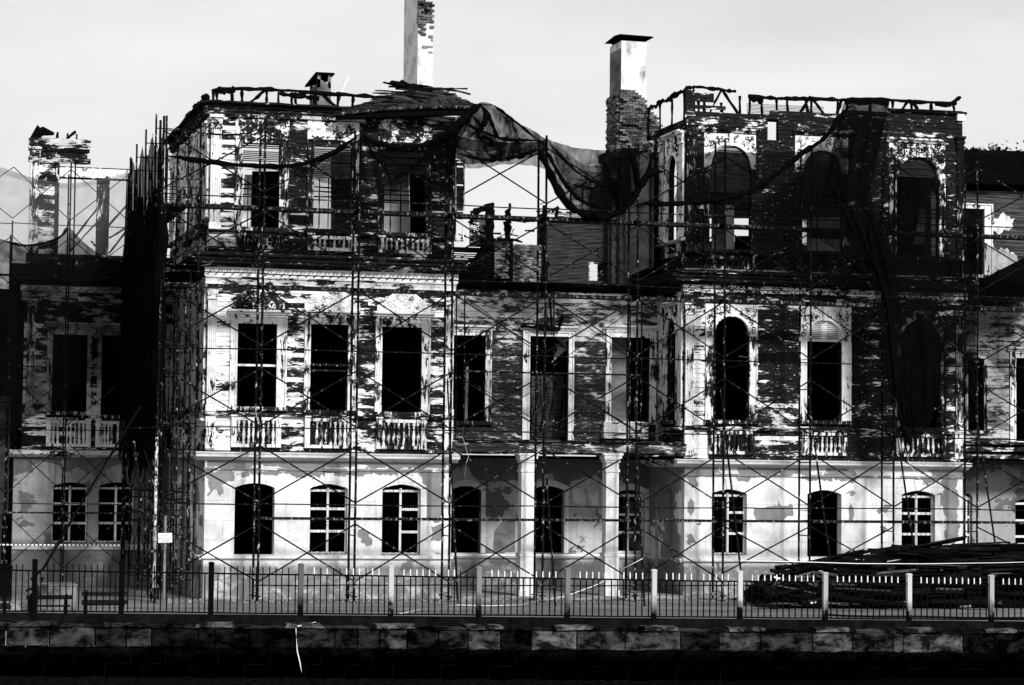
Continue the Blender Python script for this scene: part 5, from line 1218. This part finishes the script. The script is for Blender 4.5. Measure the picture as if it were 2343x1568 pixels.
z = PZ(1172, 155, WSY); m = MB(); m.box(wsx[0], wsx[3], WSY, WSY+.3, z-.05, z); obj('plank', m, M_plank, ws)

# raking props
for lab, a, b_ in (('leaning steel prop footed near the left column of the porch', (1023, 868), (1047, 1381)), ('dark raking prop crossing the middle of the porch', (1235, 868), (1270, 1387)),
                   ('raking prop beside the third porch window', (1451, 909), (1474, 1387)), ('raking prop crossing the barred first window of the right pavilion', (1648, 892), (1703, 1389)),
                   ('pale raking prop crossing the open doorway of the right pavilion', (1848, 903), (1912, 1390)), ('raking prop sinking into the timber pile below the dark arched window', (2042, 923), (2109, 1385)),
                   ('rightmost raking prop in front of the right wing', (2233, 950), (2296, 1382))):
    p, q = at(*a, SY0-.06), at(*b_, -4.6); q.z = max(q.z, .0); m = MB(); mid_ = p.lerp(q, .25)
    m.tube([p, mid_], .026, 6); m.tube([mid_, q], .036, 6); m.tube([mid_-Vector((0, 0, .03)), mid_+Vector((0, 0, .03))], .06, 6); m.tube([p.lerp(q, .245)+Vector((-.14, 0, 0)), p.lerp(q, .245)+Vector((.14, 0, 0))], .012, 4)
    tag(obj('raking_prop', m, M_pole if 'pale' in lab else M_brace), lab, 'prop', 'steel props leaning on the scaffold')
for lab, pts, y0, y1, r, mat in (('long dark pole leaning across the two barred windows of the left wing', [(321, 930), (200, 1128), (100, 1300), (72, 1325)], -1.9, -6, .038, M_iron),
                            ('curved dark pipe end sticking out behind the benches', [(98, 1322), (92, 1338), (60, 1352)], -6.0, -6.3, .035, M_iron),
                            ('pale peeling pole leaning towards the sign', [(306, 1010), (344, 1303)], -1.9, -2.8, .035, M_pole), ('thin pole beside the pale leaning one', [(330, 1030), (352, 1100)], -1.9, -2.2, .022, M_pole)):
    n = len(pts); m = MB(); m.tube([at(u, v, y0+(y1-y0)*k/(n-1)) for k, (u, v) in enumerate(pts)], r, 6); tag(obj('leaning_pole', m, mat), lab, 'pole')

# ---------------------------------------------------------------- torn netting
def cat(P, Q, sag, n):
    return [P.lerp(Q, k/n)+Vector((0, 0, -sag*4*(k/n)*(1-k/n))) for k in range(n+1)]
def poly(pts, y, n):
    P = [at(u, v, y if not isinstance(y, (list, tuple)) else y[i]) for i, (u, v) in enumerate(pts)]
    d = [0]
    for a, b_ in zip(P, P[1:]): d.append(d[-1]+(b_-a).length)
    out = []
    for k in range(n+1):
        s = d[-1]*k/n; i = 0
        while i < len(d)-2 and d[i+1] < s: i += 1
        t = (s-d[i])/max(1e-6, d[i+1]-d[i])
        # Catmull-Rom for soft cloth edges
        p0, p1, p2, p3 = P[max(i-1, 0)], P[i], P[i+1], P[min(i+2, len(P)-1)]
        out.append(.5*((2*p1)+(-p0+p2)*t+(2*p0-5*p1+4*p2-p3)*t*t+(-p0+3*p1-3*p2+p3)*t**3))
    return out
def net(root, top, bot, y, dens, nu=46, nv=10, fold=.10, freq=5, y2=None, mat=None, ragged=.0):
    A = poly(top, y, nu); B = poly(bot, y2 if y2 is not None else y, nu); rows = []; ph = [R.uniform(0, 6.28) for _ in range(4)]
    for j in range(nv+1):
        s = j/nv; row = []
        for k in range(nu+1):
            t = k/nu; p = A[k].lerp(B[k], s)
            wv = math.sin(t*freq*6.28+ph[0]+s*1.3)+.6*math.sin(t*freq*13+ph[1]-s*2)+.4*math.sin(t*freq*23+ph[2])
            p = p+Vector((wv*fold*.25*s, wv*fold*(.35+s), -ragged*s*abs(math.sin(t*31+ph[3])) if j == nv else 0)); row.append(p)
        rows.append(row)
    m = MB(); m.sheet(rows); return obj('net_sheet', m, mat or M_net, root, cov=dens, smooth=True)
def rope(root, pts, y, r, n=40, dens=1.6, name='gathered_fold'):
    A = poly(pts, y, n); m = MB(); ph = R.uniform(0, 6)
    m.tube([p+Vector((0, jit(.02), jit(.012))) for p in A], [r*(1+.35*math.sin(k*.9+ph)*math.sin(k*.37)+jit(.15))*min(1, (k+.6)/4, (n-k+.6)/5) for k in range(n+1)], 7); return obj(name, m, M_net, root, cov=dens, smooth=True)
NY = -2.12
n1 = thing('debris_net', 'torn black net swagged across the upper windows of the left pavilion', 'netting', tuple(at(825, 305, NY)))
rope(n1, [(380, 356), (480, 371), (560, 379), (640, 381), (700, 374), (765, 348), (825, 306)], NY, .075)
rope(n1, [(825, 306), (850, 322), (890, 334), (940, 337), (985, 328), (1020, 312), (1060, 280), (1092, 246)], NY, .085)
net(n1, [(600, 384), (700, 376), (765, 350), (825, 308)], [(640, 392), (720, 412), (800, 436), (845, 440)], NY+.1, .55, fold=.08)
net(n1, [(828, 310), (900, 336), (985, 330), (1040, 300)], [(870, 450), (930, 430), (985, 400), (1040, 372)], NY+.14, .6, fold=.1)
net(n1, [(985, 300), (1040, 270), (1095, 240)], [(990, 340), (1030, 330), (1040, 345)], NY-.08, .8, fold=.08)
rope(n1, [(440, 300), (500, 309), (560, 306), (600, 292)], NY, .025, 20)
rope(n1, [(1000, 322), (1040, 290), (1080, 262)], NY-.1, .12, 20)
net(n1, [(700, 374), (765, 348), (825, 306), (890, 334), (985, 328), (1038, 304)], [(560, 390), (700, 392), (800, 416), (880, 428), (960, 404), (1036, 372)], NY, .42, fold=.12)
net(n1, [(828, 310), (880, 335), (960, 335), (1036, 306)], [(845, 350), (880, 385), (940, 400), (1036, 345)], NY+.1, .5, fold=.1)
for pts in (([(829, 310), (850, 345), (885, 395), (892, 428)]), ([(829, 312), (862, 360), (900, 385)]), ([(990, 330), (960, 370), (920, 400), (880, 426)]), ([(1030, 310), (985, 350), (930, 380)])): rope(n1, pts, NY-.03, .035, 16, .8)
n2 = thing('debris_net', 'black net draped from the roof remnant over the gap between the pavilions', 'netting', tuple(at(1140, 320, NY)))
net(n2, [(1040, 302), (1068, 262), (1096, 236), (1128, 240), (1180, 277), (1250, 318)], [(1040, 348), (1080, 346), (1120, 348), (1170, 350), (1210, 348), (1250, 345)], NY, .84, fold=.14, freq=3)
net(n2, [(1040, 310), (1100, 322), (1160, 326), (1225, 325), (1250, 318)], [(1040, 362), (1075, 376), (1130, 372), (1190, 364), (1247, 352)], NY-.05, .93, fold=.13)
net(n2, [(1040, 345), (1120, 350), (1190, 348), (1248, 338)], [(1062, 386), (1110, 384), (1150, 377), (1200, 378), (1247, 386)], NY+.06, .6, fold=.07)
rope(n2, [(1100, 240), (1118, 268), (1130, 295), (1142, 322)], NY-.08, .07, 18); rope(n2, [(1128, 241), (1175, 276), (1228, 320)], NY, .04, 20)
rope(n2, [(1060, 280), (1100, 300), (1150, 318), (1240, 322)], NY-.1, .05, 24, 1.0); rope(n2, [(1098, 240), (1112, 262), (1104, 290), (1088, 316)], NY-.1, .09, 16, 1.2); rope(n2, [(1042, 350), (1110, 366), (1180, 358), (1246, 338)], NY-.05, .05, 24, 1.0)
rope(n2, [(1140, 258), (1160, 278), (1168, 300), (1169, 324)], NY, .02, 14, .7); rope(n2, [(1076, 262), (1096, 285), (1090, 300), (1070, 318)], NY-.05, .05, 14, 1.0)
net(n2, [(1070, 262), (1090, 250), (1110, 256), (1128, 300)], [(1062, 300), (1085, 318), (1112, 312), (1138, 326)], NY-.1, .6, 24, 6, fold=.2)
rope(n2, [(1020, 320), (1045, 290), (1075, 258), (1100, 238)], NY-.05, .16, 16)
n3 = thing('debris_net', 'heavy black net sagging in a deep bundle before the lath wall', 'netting', tuple(at(1350, 420, NY)))
net(n3, [(1247, 314), (1262, 322), (1315, 338), (1388, 344), (1440, 338)], [(1240, 350), (1280, 440), (1330, 490), (1390, 492), (1436, 470)], NY, .75, fold=.16, freq=4)
net(n3, [(1250, 320), (1290, 345), (1350, 380), (1438, 350)], [(1300, 440), (1340, 470), (1395, 480), (1442, 440)], NY+.12, .5, fold=.15, freq=3)
rope(n3, [(1236, 344), (1255, 392), (1282, 445), (1310, 478), (1350, 494), (1395, 495), (1430, 472), (1457, 438), (1485, 398), (1518, 393)], NY-.04, .13, 50)
rope(n3, [(1250, 345), (1285, 410), (1330, 460), (1385, 478)], NY-.06, .07, 26, 1.1); rope(n3, [(1258, 330), (1310, 385), (1365, 420), (1425, 430)], NY-.06, .05, 26, .8)
rope(n3, [(1437, 330), (1450, 380), (1455, 430)], NY-.03, .09, 18, 1.2); rope(n3, [(1458, 436), (1480, 395), (1500, 340), (1520, 330)], NY+.4, .05, 18)
net(n3, [(1385, 344), (1410, 350), (1440, 338), (1462, 345)], [(1398, 440), (1424, 470), (1445, 455), (1460, 430)], NY-.1, .75, 20, 8, .2, 2)
n4 = thing('debris_net', 'black net pulled diagonally across the upper arched windows of the right pavilion', 'netting', tuple(at(1850, 350, NY)))
rope(n4, [(1455, 466), (1540, 467), (1619, 460), (1712, 439), (1780, 394), (1833, 352), (1885, 316), (1925, 262), (1950, 240)], NY, .085, 60)
net(n4, [(1572, 354), (1620, 352), (1656, 332), (1720, 350), (1790, 350), (1850, 345)], [(1540, 466), (1600, 462), (1670, 452), (1735, 428), (1790, 390), (1845, 348)], NY+.05, .6, fold=.05, freq=3)
net(n4, [(1845, 348), (1885, 316), (1925, 262), (1950, 236), (1990, 232), (2034, 232)], [(1800, 470), (1850, 520), (1900, 560), (1950, 600), (1985, 640), (2006, 680)], NY+.05, .55, 50, 14, .07, 4)
net(n4, [(1930, 236), (1965, 232), (2000, 231), (2036, 231)], [(1880, 440), (1915, 450), (1950, 460), (1990, 440)], NY-.03, .85, 24, 14, .09, 3)
net(n4, [(1900, 420), (1940, 430), (1985, 420)], [(1992, 620), (2016, 640), (2040, 650)], NY-.03, .8, 22, 12, .07, 2)
net(n4, [(1988, 600), (2015, 610), (2048, 600)], [(2052, 1000), (2072, 1018), (2096, 1030)], NY-.03, .7, 22, 16, .06, 2)
rope(n4, [(1985, 500), (2003, 610), (2030, 700), (2046, 850), (2060, 960), (2088, 1034)], NY-.05, .07, 40)
net(n4, [(1735, 432), (1800, 385), (1850, 345), (1920, 300)], [(1750, 600), (1820, 640), (1900, 650), (1975, 660)], NY+.12, .5, 40, 10, .06, 3)
net(n4, [(1573, 356), (1650, 345), (1730, 352)], [(1573, 462), (1650, 458), (1735, 425)], NY+.15, .45, 30, 8, .05, 2)
n5 = thing('debris_net', 'sheer black net hanging over the right end of the right pavilion', 'netting', tuple(at(2120, 700, NY)))
net(n5, [(2010, 560), (2060, 575), (2130, 585), (2232, 600)], [(2050, 900), (2095, 1000), (2130, 960), (2150, 900), (2195, 880), (2232, 930)][:6], NY, .8, 50, 12, .05, 4)
net(n5, [(2020, 360), (2060, 366), (2120, 375), (2150, 380)], [(2010, 570), (2060, 585), (2110, 592), (2150, 590)], NY+.02, .62, 40, 10, .05, 4)
net(n5, [(2150, 500), (2190, 500), (2232, 512)], [(2160, 640), (2195, 640), (2232, 650)], NY+.02, .4, 30, 8, .08, 3)
n6 = thing('debris_net', 'loose strip of black net trailing before the boards of the right wing', 'netting', tuple(at(2260, 960, 1)))
net(n6, [(2120, 972), (2180, 940), (2240, 925), (2262, 936), (2318, 978)], [(2120, 990), (2190, 965), (2245, 970), (2262, 975), (2318, 990)], 1.2, .6, 30, 5, .05, 3)
net(n6, [(2236, 560), (2290, 570), (2345, 590), (2420, 600)], [(2236, 800), (2290, 850), (2345, 870), (2420, 850)], 0.6, .5, 30, 10, .1, 3)  # shade on the right wing is put into the density of this sheet
# black side net, hung along the side scaffolding
n7 = thing('debris_net', 'tall black net hanging in tight folds down the side scaffolding of the left pavilion', 'netting', (XS, 3, 8))
edge = []; nk = 120
ys = [-2.0+10.7*k/nk for k in range(nk+1)]
def topz(y):
    for (a, za), (b_, zb_) in zip(list(zip(sy, stop)), list(zip(sy, stop))[1:]):
        if y <= b_: t = (y-a)/(b_-a); t = max(0, min(1, t)); return za+(zb_-za)*t-.55-.75*4*t*(1-t)*.8
    return stop[-1]-.5
rows = []
botz = PZ(1005, 330, 2)
for j in range(17):
    s = j/16; row = []
    for k, y in enumerate(ys):
        wv = .10*math.sin(y*7.3+s*.8)+.07*math.sin(y*13.1+1+s*1.4)+.05*math.sin(y*23.7)
        bz = botz+.8*math.sin(y*1.9)+.5*math.sin(y*5.1); row.append((XS-.12+wv*(.12+1.4*s)+s*.1, y, topz(y)*(1-s)+bz*s))
    rows.append(row)
m = MB(); m.sheet(rows); obj('net_sheet', m, M_net, n7, cov=.6, smooth=True)
for y, vb, r in ((-1.9, 960, .14), (.5, 985, .10), (1.9, 1000, .13), (3.9, 1000, .12), (5.2, 960, .1), (6.7, 940, .12), (8.2, 930, .1)):
    q = MB(); zt = topz(y)-1.6; zb_ = PZ(vb, 330, y); q.tube([(XS-.1+.06*math.sin(k*.9+y), y+.05*math.sin(k*1.3), zt+(zb_-zt)*k/18) for k in range(19)], [r*(.6+.7*min(1, k/5))*(1+jit(.15))*(1 if k < 15 else (19-k)/4.5) for k in range(19)], 7)
    obj('gathered_fold', q, M_net, n7, cov=1.4, smooth=True)
net(n7, [(378, 320), (400, 322), (432, 336), (480, 330)], [(378, 350), (400, 352), (425, 352), (470, 352)], -1.95, .3, 16, 4, .05, 2)
n8 = thing('debris_net', 'pale sheer net stretched before the open upper storey of the left wing', 'netting', tuple(at(150, 450, WSY)))
net(n8, [(-80, 360), (0, 382), (77, 407), (154, 419), (228, 410), (289, 396)], [(-80, 560), (0, 600), (77, 600), (154, 590), (228, 590), (284, 590)], WSY-.15, .34, 50, 10, .03, 2, mat=M_netpale)
net(n8, [(-80, 380), (0, 384), (77, 409), (154, 421), (228, 412), (289, 397)], [(-80, 392), (0, 398), (77, 420), (160, 432), (228, 420), (289, 405)], WSY-.2, .3, 40, 4, .03, 2, mat=M_netpale)
n9 = thing('debris_net', 'dark net veiling the first-floor windows of the left wing', 'netting', tuple(at(150, 750, WSY)))
net(n9, [(-80, 530), (0, 548), (60, 562), (130, 546), (155, 520), (200, 562), (290, 622)], [(-80, 1010), (0, 1010), (60, 960), (130, 940), (170, 900), (215, 872), (290, 868)], WSY-.3, .74, 60, 14, .06, 5)
rope(n9, [(0, 548), (60, 562), (130, 547), (155, 520), (158, 500)], WSY-.32, .04, 24, .9)

# ---------------------------------------------------------------- timber pile
tp = thing('timber_pile', 'long black heap of salvaged boards and beams stacked behind the railing', 'timber pile', (PX(2050, 1380, -4), -4, 0))
prof = [(1726, 1372), (1744, 1336), (1777, 1314), (1822, 1297), (1880, 1290), (1960, 1278), (2003, 1267), (2069, 1252), (2150, 1249), (2341, 1246), (2480, 1243)]
def ptop(x):
    for (a, b_) in zip(prof, prof[1:]):
        xa_, xb_ = PX(a[0], 1330, -3.2), PX(b_[0], 1330, -3.2)
        if x <= xb_: t = max(0, (x-xa_)/(xb_-xa_)); return max(.1, PZ(a[1]+(b_[1]-a[1])*t, a[0], -3.2))
    return 1.7
x0p, x1p = PX(1726, 1370, -4), PX(2470, 1370, -4)
m = MB(); rows = []
for j in range(9):
    s = j/8; y = -4.9+s*4.2; f = min(1, (s*2.2))**.6 if s < .6 else max(0, (1-s)/.4)**.5
    rows.append([(x0p+.3+(x1p-x0p-.3)*k/60, y+jit(.1), max(0, (ptop(x0p+.3+(x1p-x0p-.3)*k/60)-.15)*f*(1 if k else 0)+jit(.06))) for k in range(61)])
m.sheet(rows); obj('heap_core', m, M_char, tp)
for k in range(285):
    y = -4.95+R.random()**1.6*2.6; L = R.uniform(.5, 2.8); x = R.uniform(x0p-.1, x1p-L*.6); zt = ptop(x+L*.3); lim = min(zt, .35+(y+4.95)*1.35+.6*R.random())
    z = R.uniform(.05, 1)**.6*lim if k % 3 else lim; z = min(z, zt-.04)
    wd, th = R.uniform(.08, .24), R.uniform(.03, .08); b_ = MB(); b_.box(0, L, -wd/2, wd/2, -th/2, th/2)
    sl = jit(.06) if (R.random() < .85 and x > x0p+2) else jit(.25)
    if x < x0p+1.6: L *= .6; sl = jit(.3)
    dz = math.sin(abs(sl))*L; z = max(z, (dz if sl > 0 else 0)+.05)
    M = Matrix.Translation((x, y, z)) @ Matrix.Rotation(jit(.45), 4, 'Z') @ Matrix.Rotation(sl, 4, 'Y') @ Matrix.Rotation(jit(.9), 4, 'X')
    link('plank', b_.mesh('plank'), M_pile, tp, M)
for (ua, va, ub, vb, y, r, mat) in ((2200, 1252, 2229, 1250, -3.6, .1, M_white), (2232, 1252, 2300, 1247, -3.3, .05, M_white), (2290, 1246, 2400, 1243, -3.3, .05, M_white), (2120, 1250, 2200, 1258, -3.4, .03, M_lath),
                              (1979, 1350, 2052, 1351, -4.9, .03, M_lath), (1998, 1361, 2012, 1359, -4.9, .07, M_white), (1770, 1320, 1790, 1326, -4.6, .05, M_white), (2195, 1388, 2220, 1387, -5, .05, M_white), (1830, 1372, 1850, 1352, -4.9, .02, M_lath), (1822, 1368, 1860, 1356, -4.9, .02, M_lath)):
    b_ = MB(); b_.tube([at(ua, va, y), at(ub, vb, y)], r*.8, 4); obj('plank', b_, mat, tp)
for k in range(60):
    u = R.uniform(1760, 2335); va = R.uniform(0, 1); vt_ = 1300 if u < 1900 else 1262
    p = at(u, vt_+(1384-vt_)*va**.7, -4.9+1.2*(1-va)); q_ = p+Vector((R.uniform(.05, .5), -.05, jit(.08))); b_ = MB(); b_.tube([p, q_], R.uniform(.008, .028), 4); obj('splinter', b_, R.choice((M_lath, M_lath, M_white, M_brick)), tp)
for k in range(16):
    p = at(1765+k*7, 1336-k*2.0+jit(6), -4.7); q_ = p+Vector((R.uniform(.5, .9), .1, -R.uniform(.1, .45))); b_ = MB(); b_.tube([p, q_], R.uniform(.03, .06), 4); obj('plank', b_, R.choice((M_char, M_pile, M_lath)), tp)
beam(tp, at(1727, 1383, -5), at(1780, 1387, -5), .12, M_pile, 'log'); beam(tp, at(1780, 1352, -5), at(1810, 1385, -5), .07, M_pile, 'log')

# ---------------------------------------------------------------- sign, benches, blocks and tapes
sg = thing('warning_sign', 'small white notice board with four printed lines on a grey post', 'sign', (PX(380, 1370, -3.2), -3.2, 0))
c = [at(u, v, -3.2) for u, v in ((362, 1242), (393.6, 1241), (393.2, 1219.5), (361.4, 1220))]
b_ = MB(); b_.prism([(p.x, p.z) for p in c], -3.22, -3.19); obj('board', b_, M_tape, sg)
b_ = MB(); xm = (c[0].x+c[1].x)/2; b_.tube([(xm, -3.15, 0), (xm, -3.15, PZ(1180, 380, -3.15))], .04, 8); obj('post', b_, M_stuccogrey, sg)
for k, tx in enumerate(('D\u0130KKAT !', 'TEHL\u0130KEL\u0130 B\u00D6LGE', 'G\u0130RMEK', 'YASAKTIR')):
    cu = bpy.data.curves.new('t', 'FONT'); cu.body = tx; cu.size = .085; cu.align_x = 'CENTER'; cu.extrude = .002
    tmp = bpy.data.objects.new('t', cu); COL.objects.link(tmp); bpy.context.view_layer.update()
    me = bpy.data.meshes.new_from_object(tmp); COL.objects.unlink(tmp)
    me.materials.clear(); link('lettering', me, M_stuccogrey, sg, Matrix.Translation((xm, -3.226, c[2].z-.1-k*.072)) @ Matrix.Rotation(math.pi/2, 4, 'X') @ Matrix.Diagonal((.72, .62, 1, 1)))
def bench(label, u0, u1, vtop, vleg, y, arm=True, slats=2):
    t = thing('bench', label, 'bench', (PX((u0+u1)/2, vleg, y), y, 0)); z = lambda v: PZ(v, u0, y); x0, x1 = PX(u0, vtop, y), PX(u1, vtop, y)
    for k in range(slats):
        b_ = MB(); zc = z(vtop)-k*.22; b_.box(x0, x1, y-.02+k*.01, y+.02+k*.01, zc-.11, zc); obj('backrest_slat', b_, M_burnt, t)
    for k in range(3): b_ = MB(); b_.box(x0+.05, x1-.05, y+.08+k*.14, y+.2+k*.14, .42, .45); obj('seat_slat', b_, M_burnt, t)
    for x in (x0+.12, x1-.16):
        b_ = MB(); b_.tube([(x, y-.1, -.0), (x, y-.05, .4), (x, y-.02, z(vtop)+.04)], .035, 5); b_.tube([(x, y+.5, 0), (x, y+.46, .45)], .03, 5); b_.tube([(x, y-.06, .41), (x, y+.48, .41)], .03, 5)
        if arm: b_.tube([(x, y-.03, .62), (x, y+.42, .62), (x, y+.46, .45)], .025, 5)
        obj('leg', b_, M_iron, t)
    return t
bench('dark slatted bench whose two backrest boards show behind the railing, right of the pale block', 187, 292, 1354, 1400, QY+1.9)
bench('dark bench frame standing in front of the stained concrete block', 60, 166, 1362, 1404, QY+1.3, slats=1)
bench('low bench or table cut by the left edge of the picture', -40, 26, 1366, 1400, QY+2.2)
t = tag(obj('concrete_block', MB().box(PX(88, 1370, -7.5), PX(175, 1370, -7.5), -7.5, -6.3, 0, PZ(1341, 130, -7.5)), M_block), 'stained concrete block with a pale top edge behind the bench frame', 'block')
b_ = MB(); b_.box(PX(86, 1370, -7.5), PX(177, 1370, -7.5), -7.53, -6.27, PZ(1341, 130, -7.5)+.002, PZ(1341, 130, -7.5)+.04); obj('top_slab', b_, M_block, t)
t = thing('kiosk', 'black metal cabinet on a white slab at the left edge of the promenade', 'kiosk', (PX(0, 1350, -5), -5, 0))
b_ = MB(); b_.box(PX(-90, 1300, -5), PX(26, 1300, -5), -5, -3.5, .25, PZ(1300, 10, -5)); b_.box(PX(-95, 1300, -5), PX(29, 1300, -5), -5.05, -3.45, PZ(1300, 10, -5)+.001, PZ(1297, 10, -5)+.03)
b_.box(PX(24, 1300, -5), PX(28, 1300, -5), -5.08, -5, .25, PZ(1300, 10, -5)); obj('cabinet', b_, M_char, t)
b_ = MB(); b_.box(PX(-95, 1350, -5.2), PX(47, 1350, -5.2), -5.6, -3.3, .0, .24); obj('slab', b_, M_conc, t)
# neighbouring house at the left edge
nh = thing('house', 'dark neighbouring house with a small barred window at the left edge', 'building', (PX(-10, 1300, 12), 12, 0))
b_ = MB(); hx = PX(22, 1200, 12)
hw = Op(PX(2, 1200, 12), PX(20, 1200, 12), PZ(1285, 10, 12), PZ(1172, 10, 12), 0, 0, 0)
wall_strips(b_, hx-8, hx+.6, 0, PZ(922, 10, 12), 12, 12.3, [hw]); obj('wall', b_, M_stuccogrey, nh)
b_ = MB(); b_.box(hx-8, hx+.3, 12.31, 18, 0, PZ(660, 10, 12)); obj('upper_wall', b_, M_char, nh)
b_ = MB(); b_.box(hw.x0, hw.x1, 12.2, 12.25, hw.z0, hw.z1); fr = obj('window', b_, M_dark, nh)
b_ = MB(); 
for f in (0, .5, .96): b_.box(hw.x0+(hw.x1-hw.x0)*f, hw.x0+(hw.x1-hw.x0)*f+.04, 12.12, 12.16, hw.z0, hw.z1)
for f in (0, .35, .68, .97): b_.box(hw.x0, hw.x1, 12.1, 12.119, hw.z0+(hw.z1-hw.z0)*f, hw.z0+(hw.z1-hw.z0)*f+.05)
obj('window_frame', b_, M_white, fr)
for k in range(9): q = MB(); x = PX(-6+k*4, 912, 11.6); q.box(x, x+.05, 11.6, 11.65, PZ(919, 10, 11.6), PZ(906, 10, 11.6)); obj('balcony_bar', q, M_stuccogrey, nh)
def ribbon(pts, w_, name, label, cat_, mat=None, n=30, twist=0):
    P = []; 
    for a, b_ in zip(pts, pts[1:]):
        for k in range(10): P.append(a.lerp(b_, k/10))
    P.append(pts[-1]); m = MB(); L = []
    for k, p in enumerate(P):
        a = twist*k/len(P); o_ = Vector((math.sin(a), .2*math.cos(a*.7), math.cos(a)))*w_/2; L.append((p+o_, p-o_))
    m.sheet([[a for a, _ in L], [b_ for _, b_ in L]]); return tag(obj(name, m, mat or M_tape), label, cat_)
ribbon([at(690, 1538, QY-.75), at(686, 1515, QY-.75), at(680, 1490, QY-.75), at(678, 1460, QY-.73), at(677, 1440, QY-.72), at(678, 1434, QY-.6)], .026, 'barrier_tape', 'white tape end hanging down the quay wall to the water', 'tape', twist=5)
ribbon([at(680, 1433, QY-.72), at(700, 1429, QY-.62), at(722, 1423, QY-.5)], .022, 'barrier_tape', 'short white tape running from the kerb over the quay edge', 'tape', twist=2)
ribbon([at(1470, 1278, -4.4), at(1420, 1304, -4.8), at(1370, 1336, -5.4), at(1300, 1362, -6.3), at(1270, 1369, -6.8), at(1190, 1384, -7.4), at(1120, 1386, -7.6), at(1046, 1384, -7.6), at(960, 1395, -9), at(900, 1407, -11)], .02, 'barrier_tape', 'long white tape drooping from the porch prop down to the pavement', 'tape', twist=9)
ribbon([at(1693, 1283, -5.2), at(1820, 1285, -5.2), at(1960, 1289.5, -5.2), at(2110, 1290, -5.2), at(2290, 1287.5, -5.2), at(2420, 1284, -5.2)], .02, 'barrier_tape', 'white tape stretched level across the timber pile', 'tape', twist=1)
tt = thing('striped_tape', 'striped barrier tape stretched before the left wing windows', 'tape', tuple(at(140, 1248, 6)))
for k in range(30):
    u = -4+k*9.4; b_ = MB(); b_.sheet([[at(u, 1245+u*.004, 6), at(u+5.5, 1245+u*.004, 6)], [at(u, 1248+u*.004, 6), at(u+5.5, 1248+u*.004, 6)]]); obj('white_stripe', b_, M_tape, tt)
    b_ = MB(); b_.sheet([[at(u+5.5, 1245+u*.004, 6), at(u+9.4, 1245+u*.004, 6)], [at(u+5.5, 1248+u*.004, 6), at(u+9.4, 1248+u*.004, 6)]]); obj('dark_stripe', b_, M_burnt, tt)
ribbon([at(2070, 1028, SY0-.1), at(2080, 1060, SY0-.2), at(2098, 1090, SY0-.3), at(2117, 1110, SY0-.3)], .02, 'loose_cord', 'pale cord dangling below the last balustrade of the right pavilion', 'cord')
ribbon([at(1061, 1100, SY0-.1), at(1066, 1060, SY0-.1), at(1072, 1045, SY0-.1), at(1058, 1000, SY0-.1), at(1060, 975, SY0-.1)], .02, 'loose_cord', 'thin cord looping beside the porch corner', 'cord')
b_ = MB(); b_.tube([at(1884, 1406, -8.5), at(1930, 1409, -8.5), at(2000, 1411, -8.5), at(2100, 1411, -8.5), at(2220, 1414, -8.5), at(2400, 1414, -8.5)], .03, 6); tag(obj('hose', b_, M_iron), 'black hose lying along the pavement behind the right railing panels', 'hose')

# rubble along the foot of the facade
rb = MB()
for k in range(700):
    u = R.uniform(380, 1800); y = R.uniform(-2.4, -.15); x = PX(u, 1370, y); s = R.uniform(.01, .05)*(1.6 if u < 460 else 1)
    rb.prism([(x, 0), (x+s*1.6, 0), (x+s*1.2, s), (x+s*.3, s*1.2)], y, y+s*1.4)
obj('rubble', rb, M_conc, kind='stuff')

# ---------------------------------------------------------------- trees behind
def tree(label, x, y, h, r, zc, n=2600, group=None):
    t = thing('tree', label, 'tree', (x, y, 0), group); m = MB(); m.tube([(x, y, 0), (x+.1, y, h*.5), (x+jit(.4), y, h*.9)], [.25, .18, .06], 7)
    for k in range(7):
        a = R.uniform(0, 6.28); m.tube([(x, y, h*.5), (x+math.cos(a)*r*.5, y+math.sin(a)*r*.5, h*.7), (x+math.cos(a)*r*.85, y+math.sin(a)*r*.85, zc+jit(r*.5))], [.1, .06, .03], 5)
    obj('trunk', m, M_char, t); m = MB(); cl_ = []
    for k in range(40):
        a, b_ = R.uniform(0, 6.28), R.uniform(-.9, 1.2); q = R.uniform(.3, 1)**.5*r; cl_.append((x+math.cos(a)*math.cos(b_)*q, y+math.sin(a)*math.cos(b_)*q, zc+math.sin(b_)*q*.8, R.uniform(.35, .8)))
    for k in range(n):
        c_ = R.choice(cl_); d = Vector((R.gauss(0, 1), R.gauss(0, 1), R.gauss(0, .8)))*c_[3]*.45; p = Vector(c_[:3])+d; s = R.uniform(.05, .12)
        a = Vector((jit(1), jit(1), jit(1))).normalized(); b_ = a.cross(Vector((jit(1), jit(1), jit(1)))).normalized()
        i = len(m.v); m.v += [tuple(p-a*s), tuple(p+b_*s*.5), tuple(p+a*s), tuple(p-b_*s*.5)]; m.f.append((i, i+1, i+2, i+3))
    obj('crown', m, M_leaf, t, kind='stuff')
for i, (u, v, lab) in enumerate(((2225, 345, 'leafy crown just right of the right pavilion corner, behind the burnt roof edge'), (2290, 340, 'taller leafy crown rising over the burnt roof of the right wing'), (2345, 348, 'leafy crown cut by the right edge above the right wing'))):
    p = at(u, v, 16); tree(lab, p.x, 16, p.z, 1.9, p.z-1.5)
p = at(10, 600, 20); tree('dark tree rising at the left edge behind the scaffolding of the left wing', p.x, 20, p.z, 3.2, p.z-2.6, 5000)
p = at(60, 640, 22); tree('lower dark tree just left of the left wing pier', p.x, 22, p.z, 2.4, p.z-2.2, 3500)
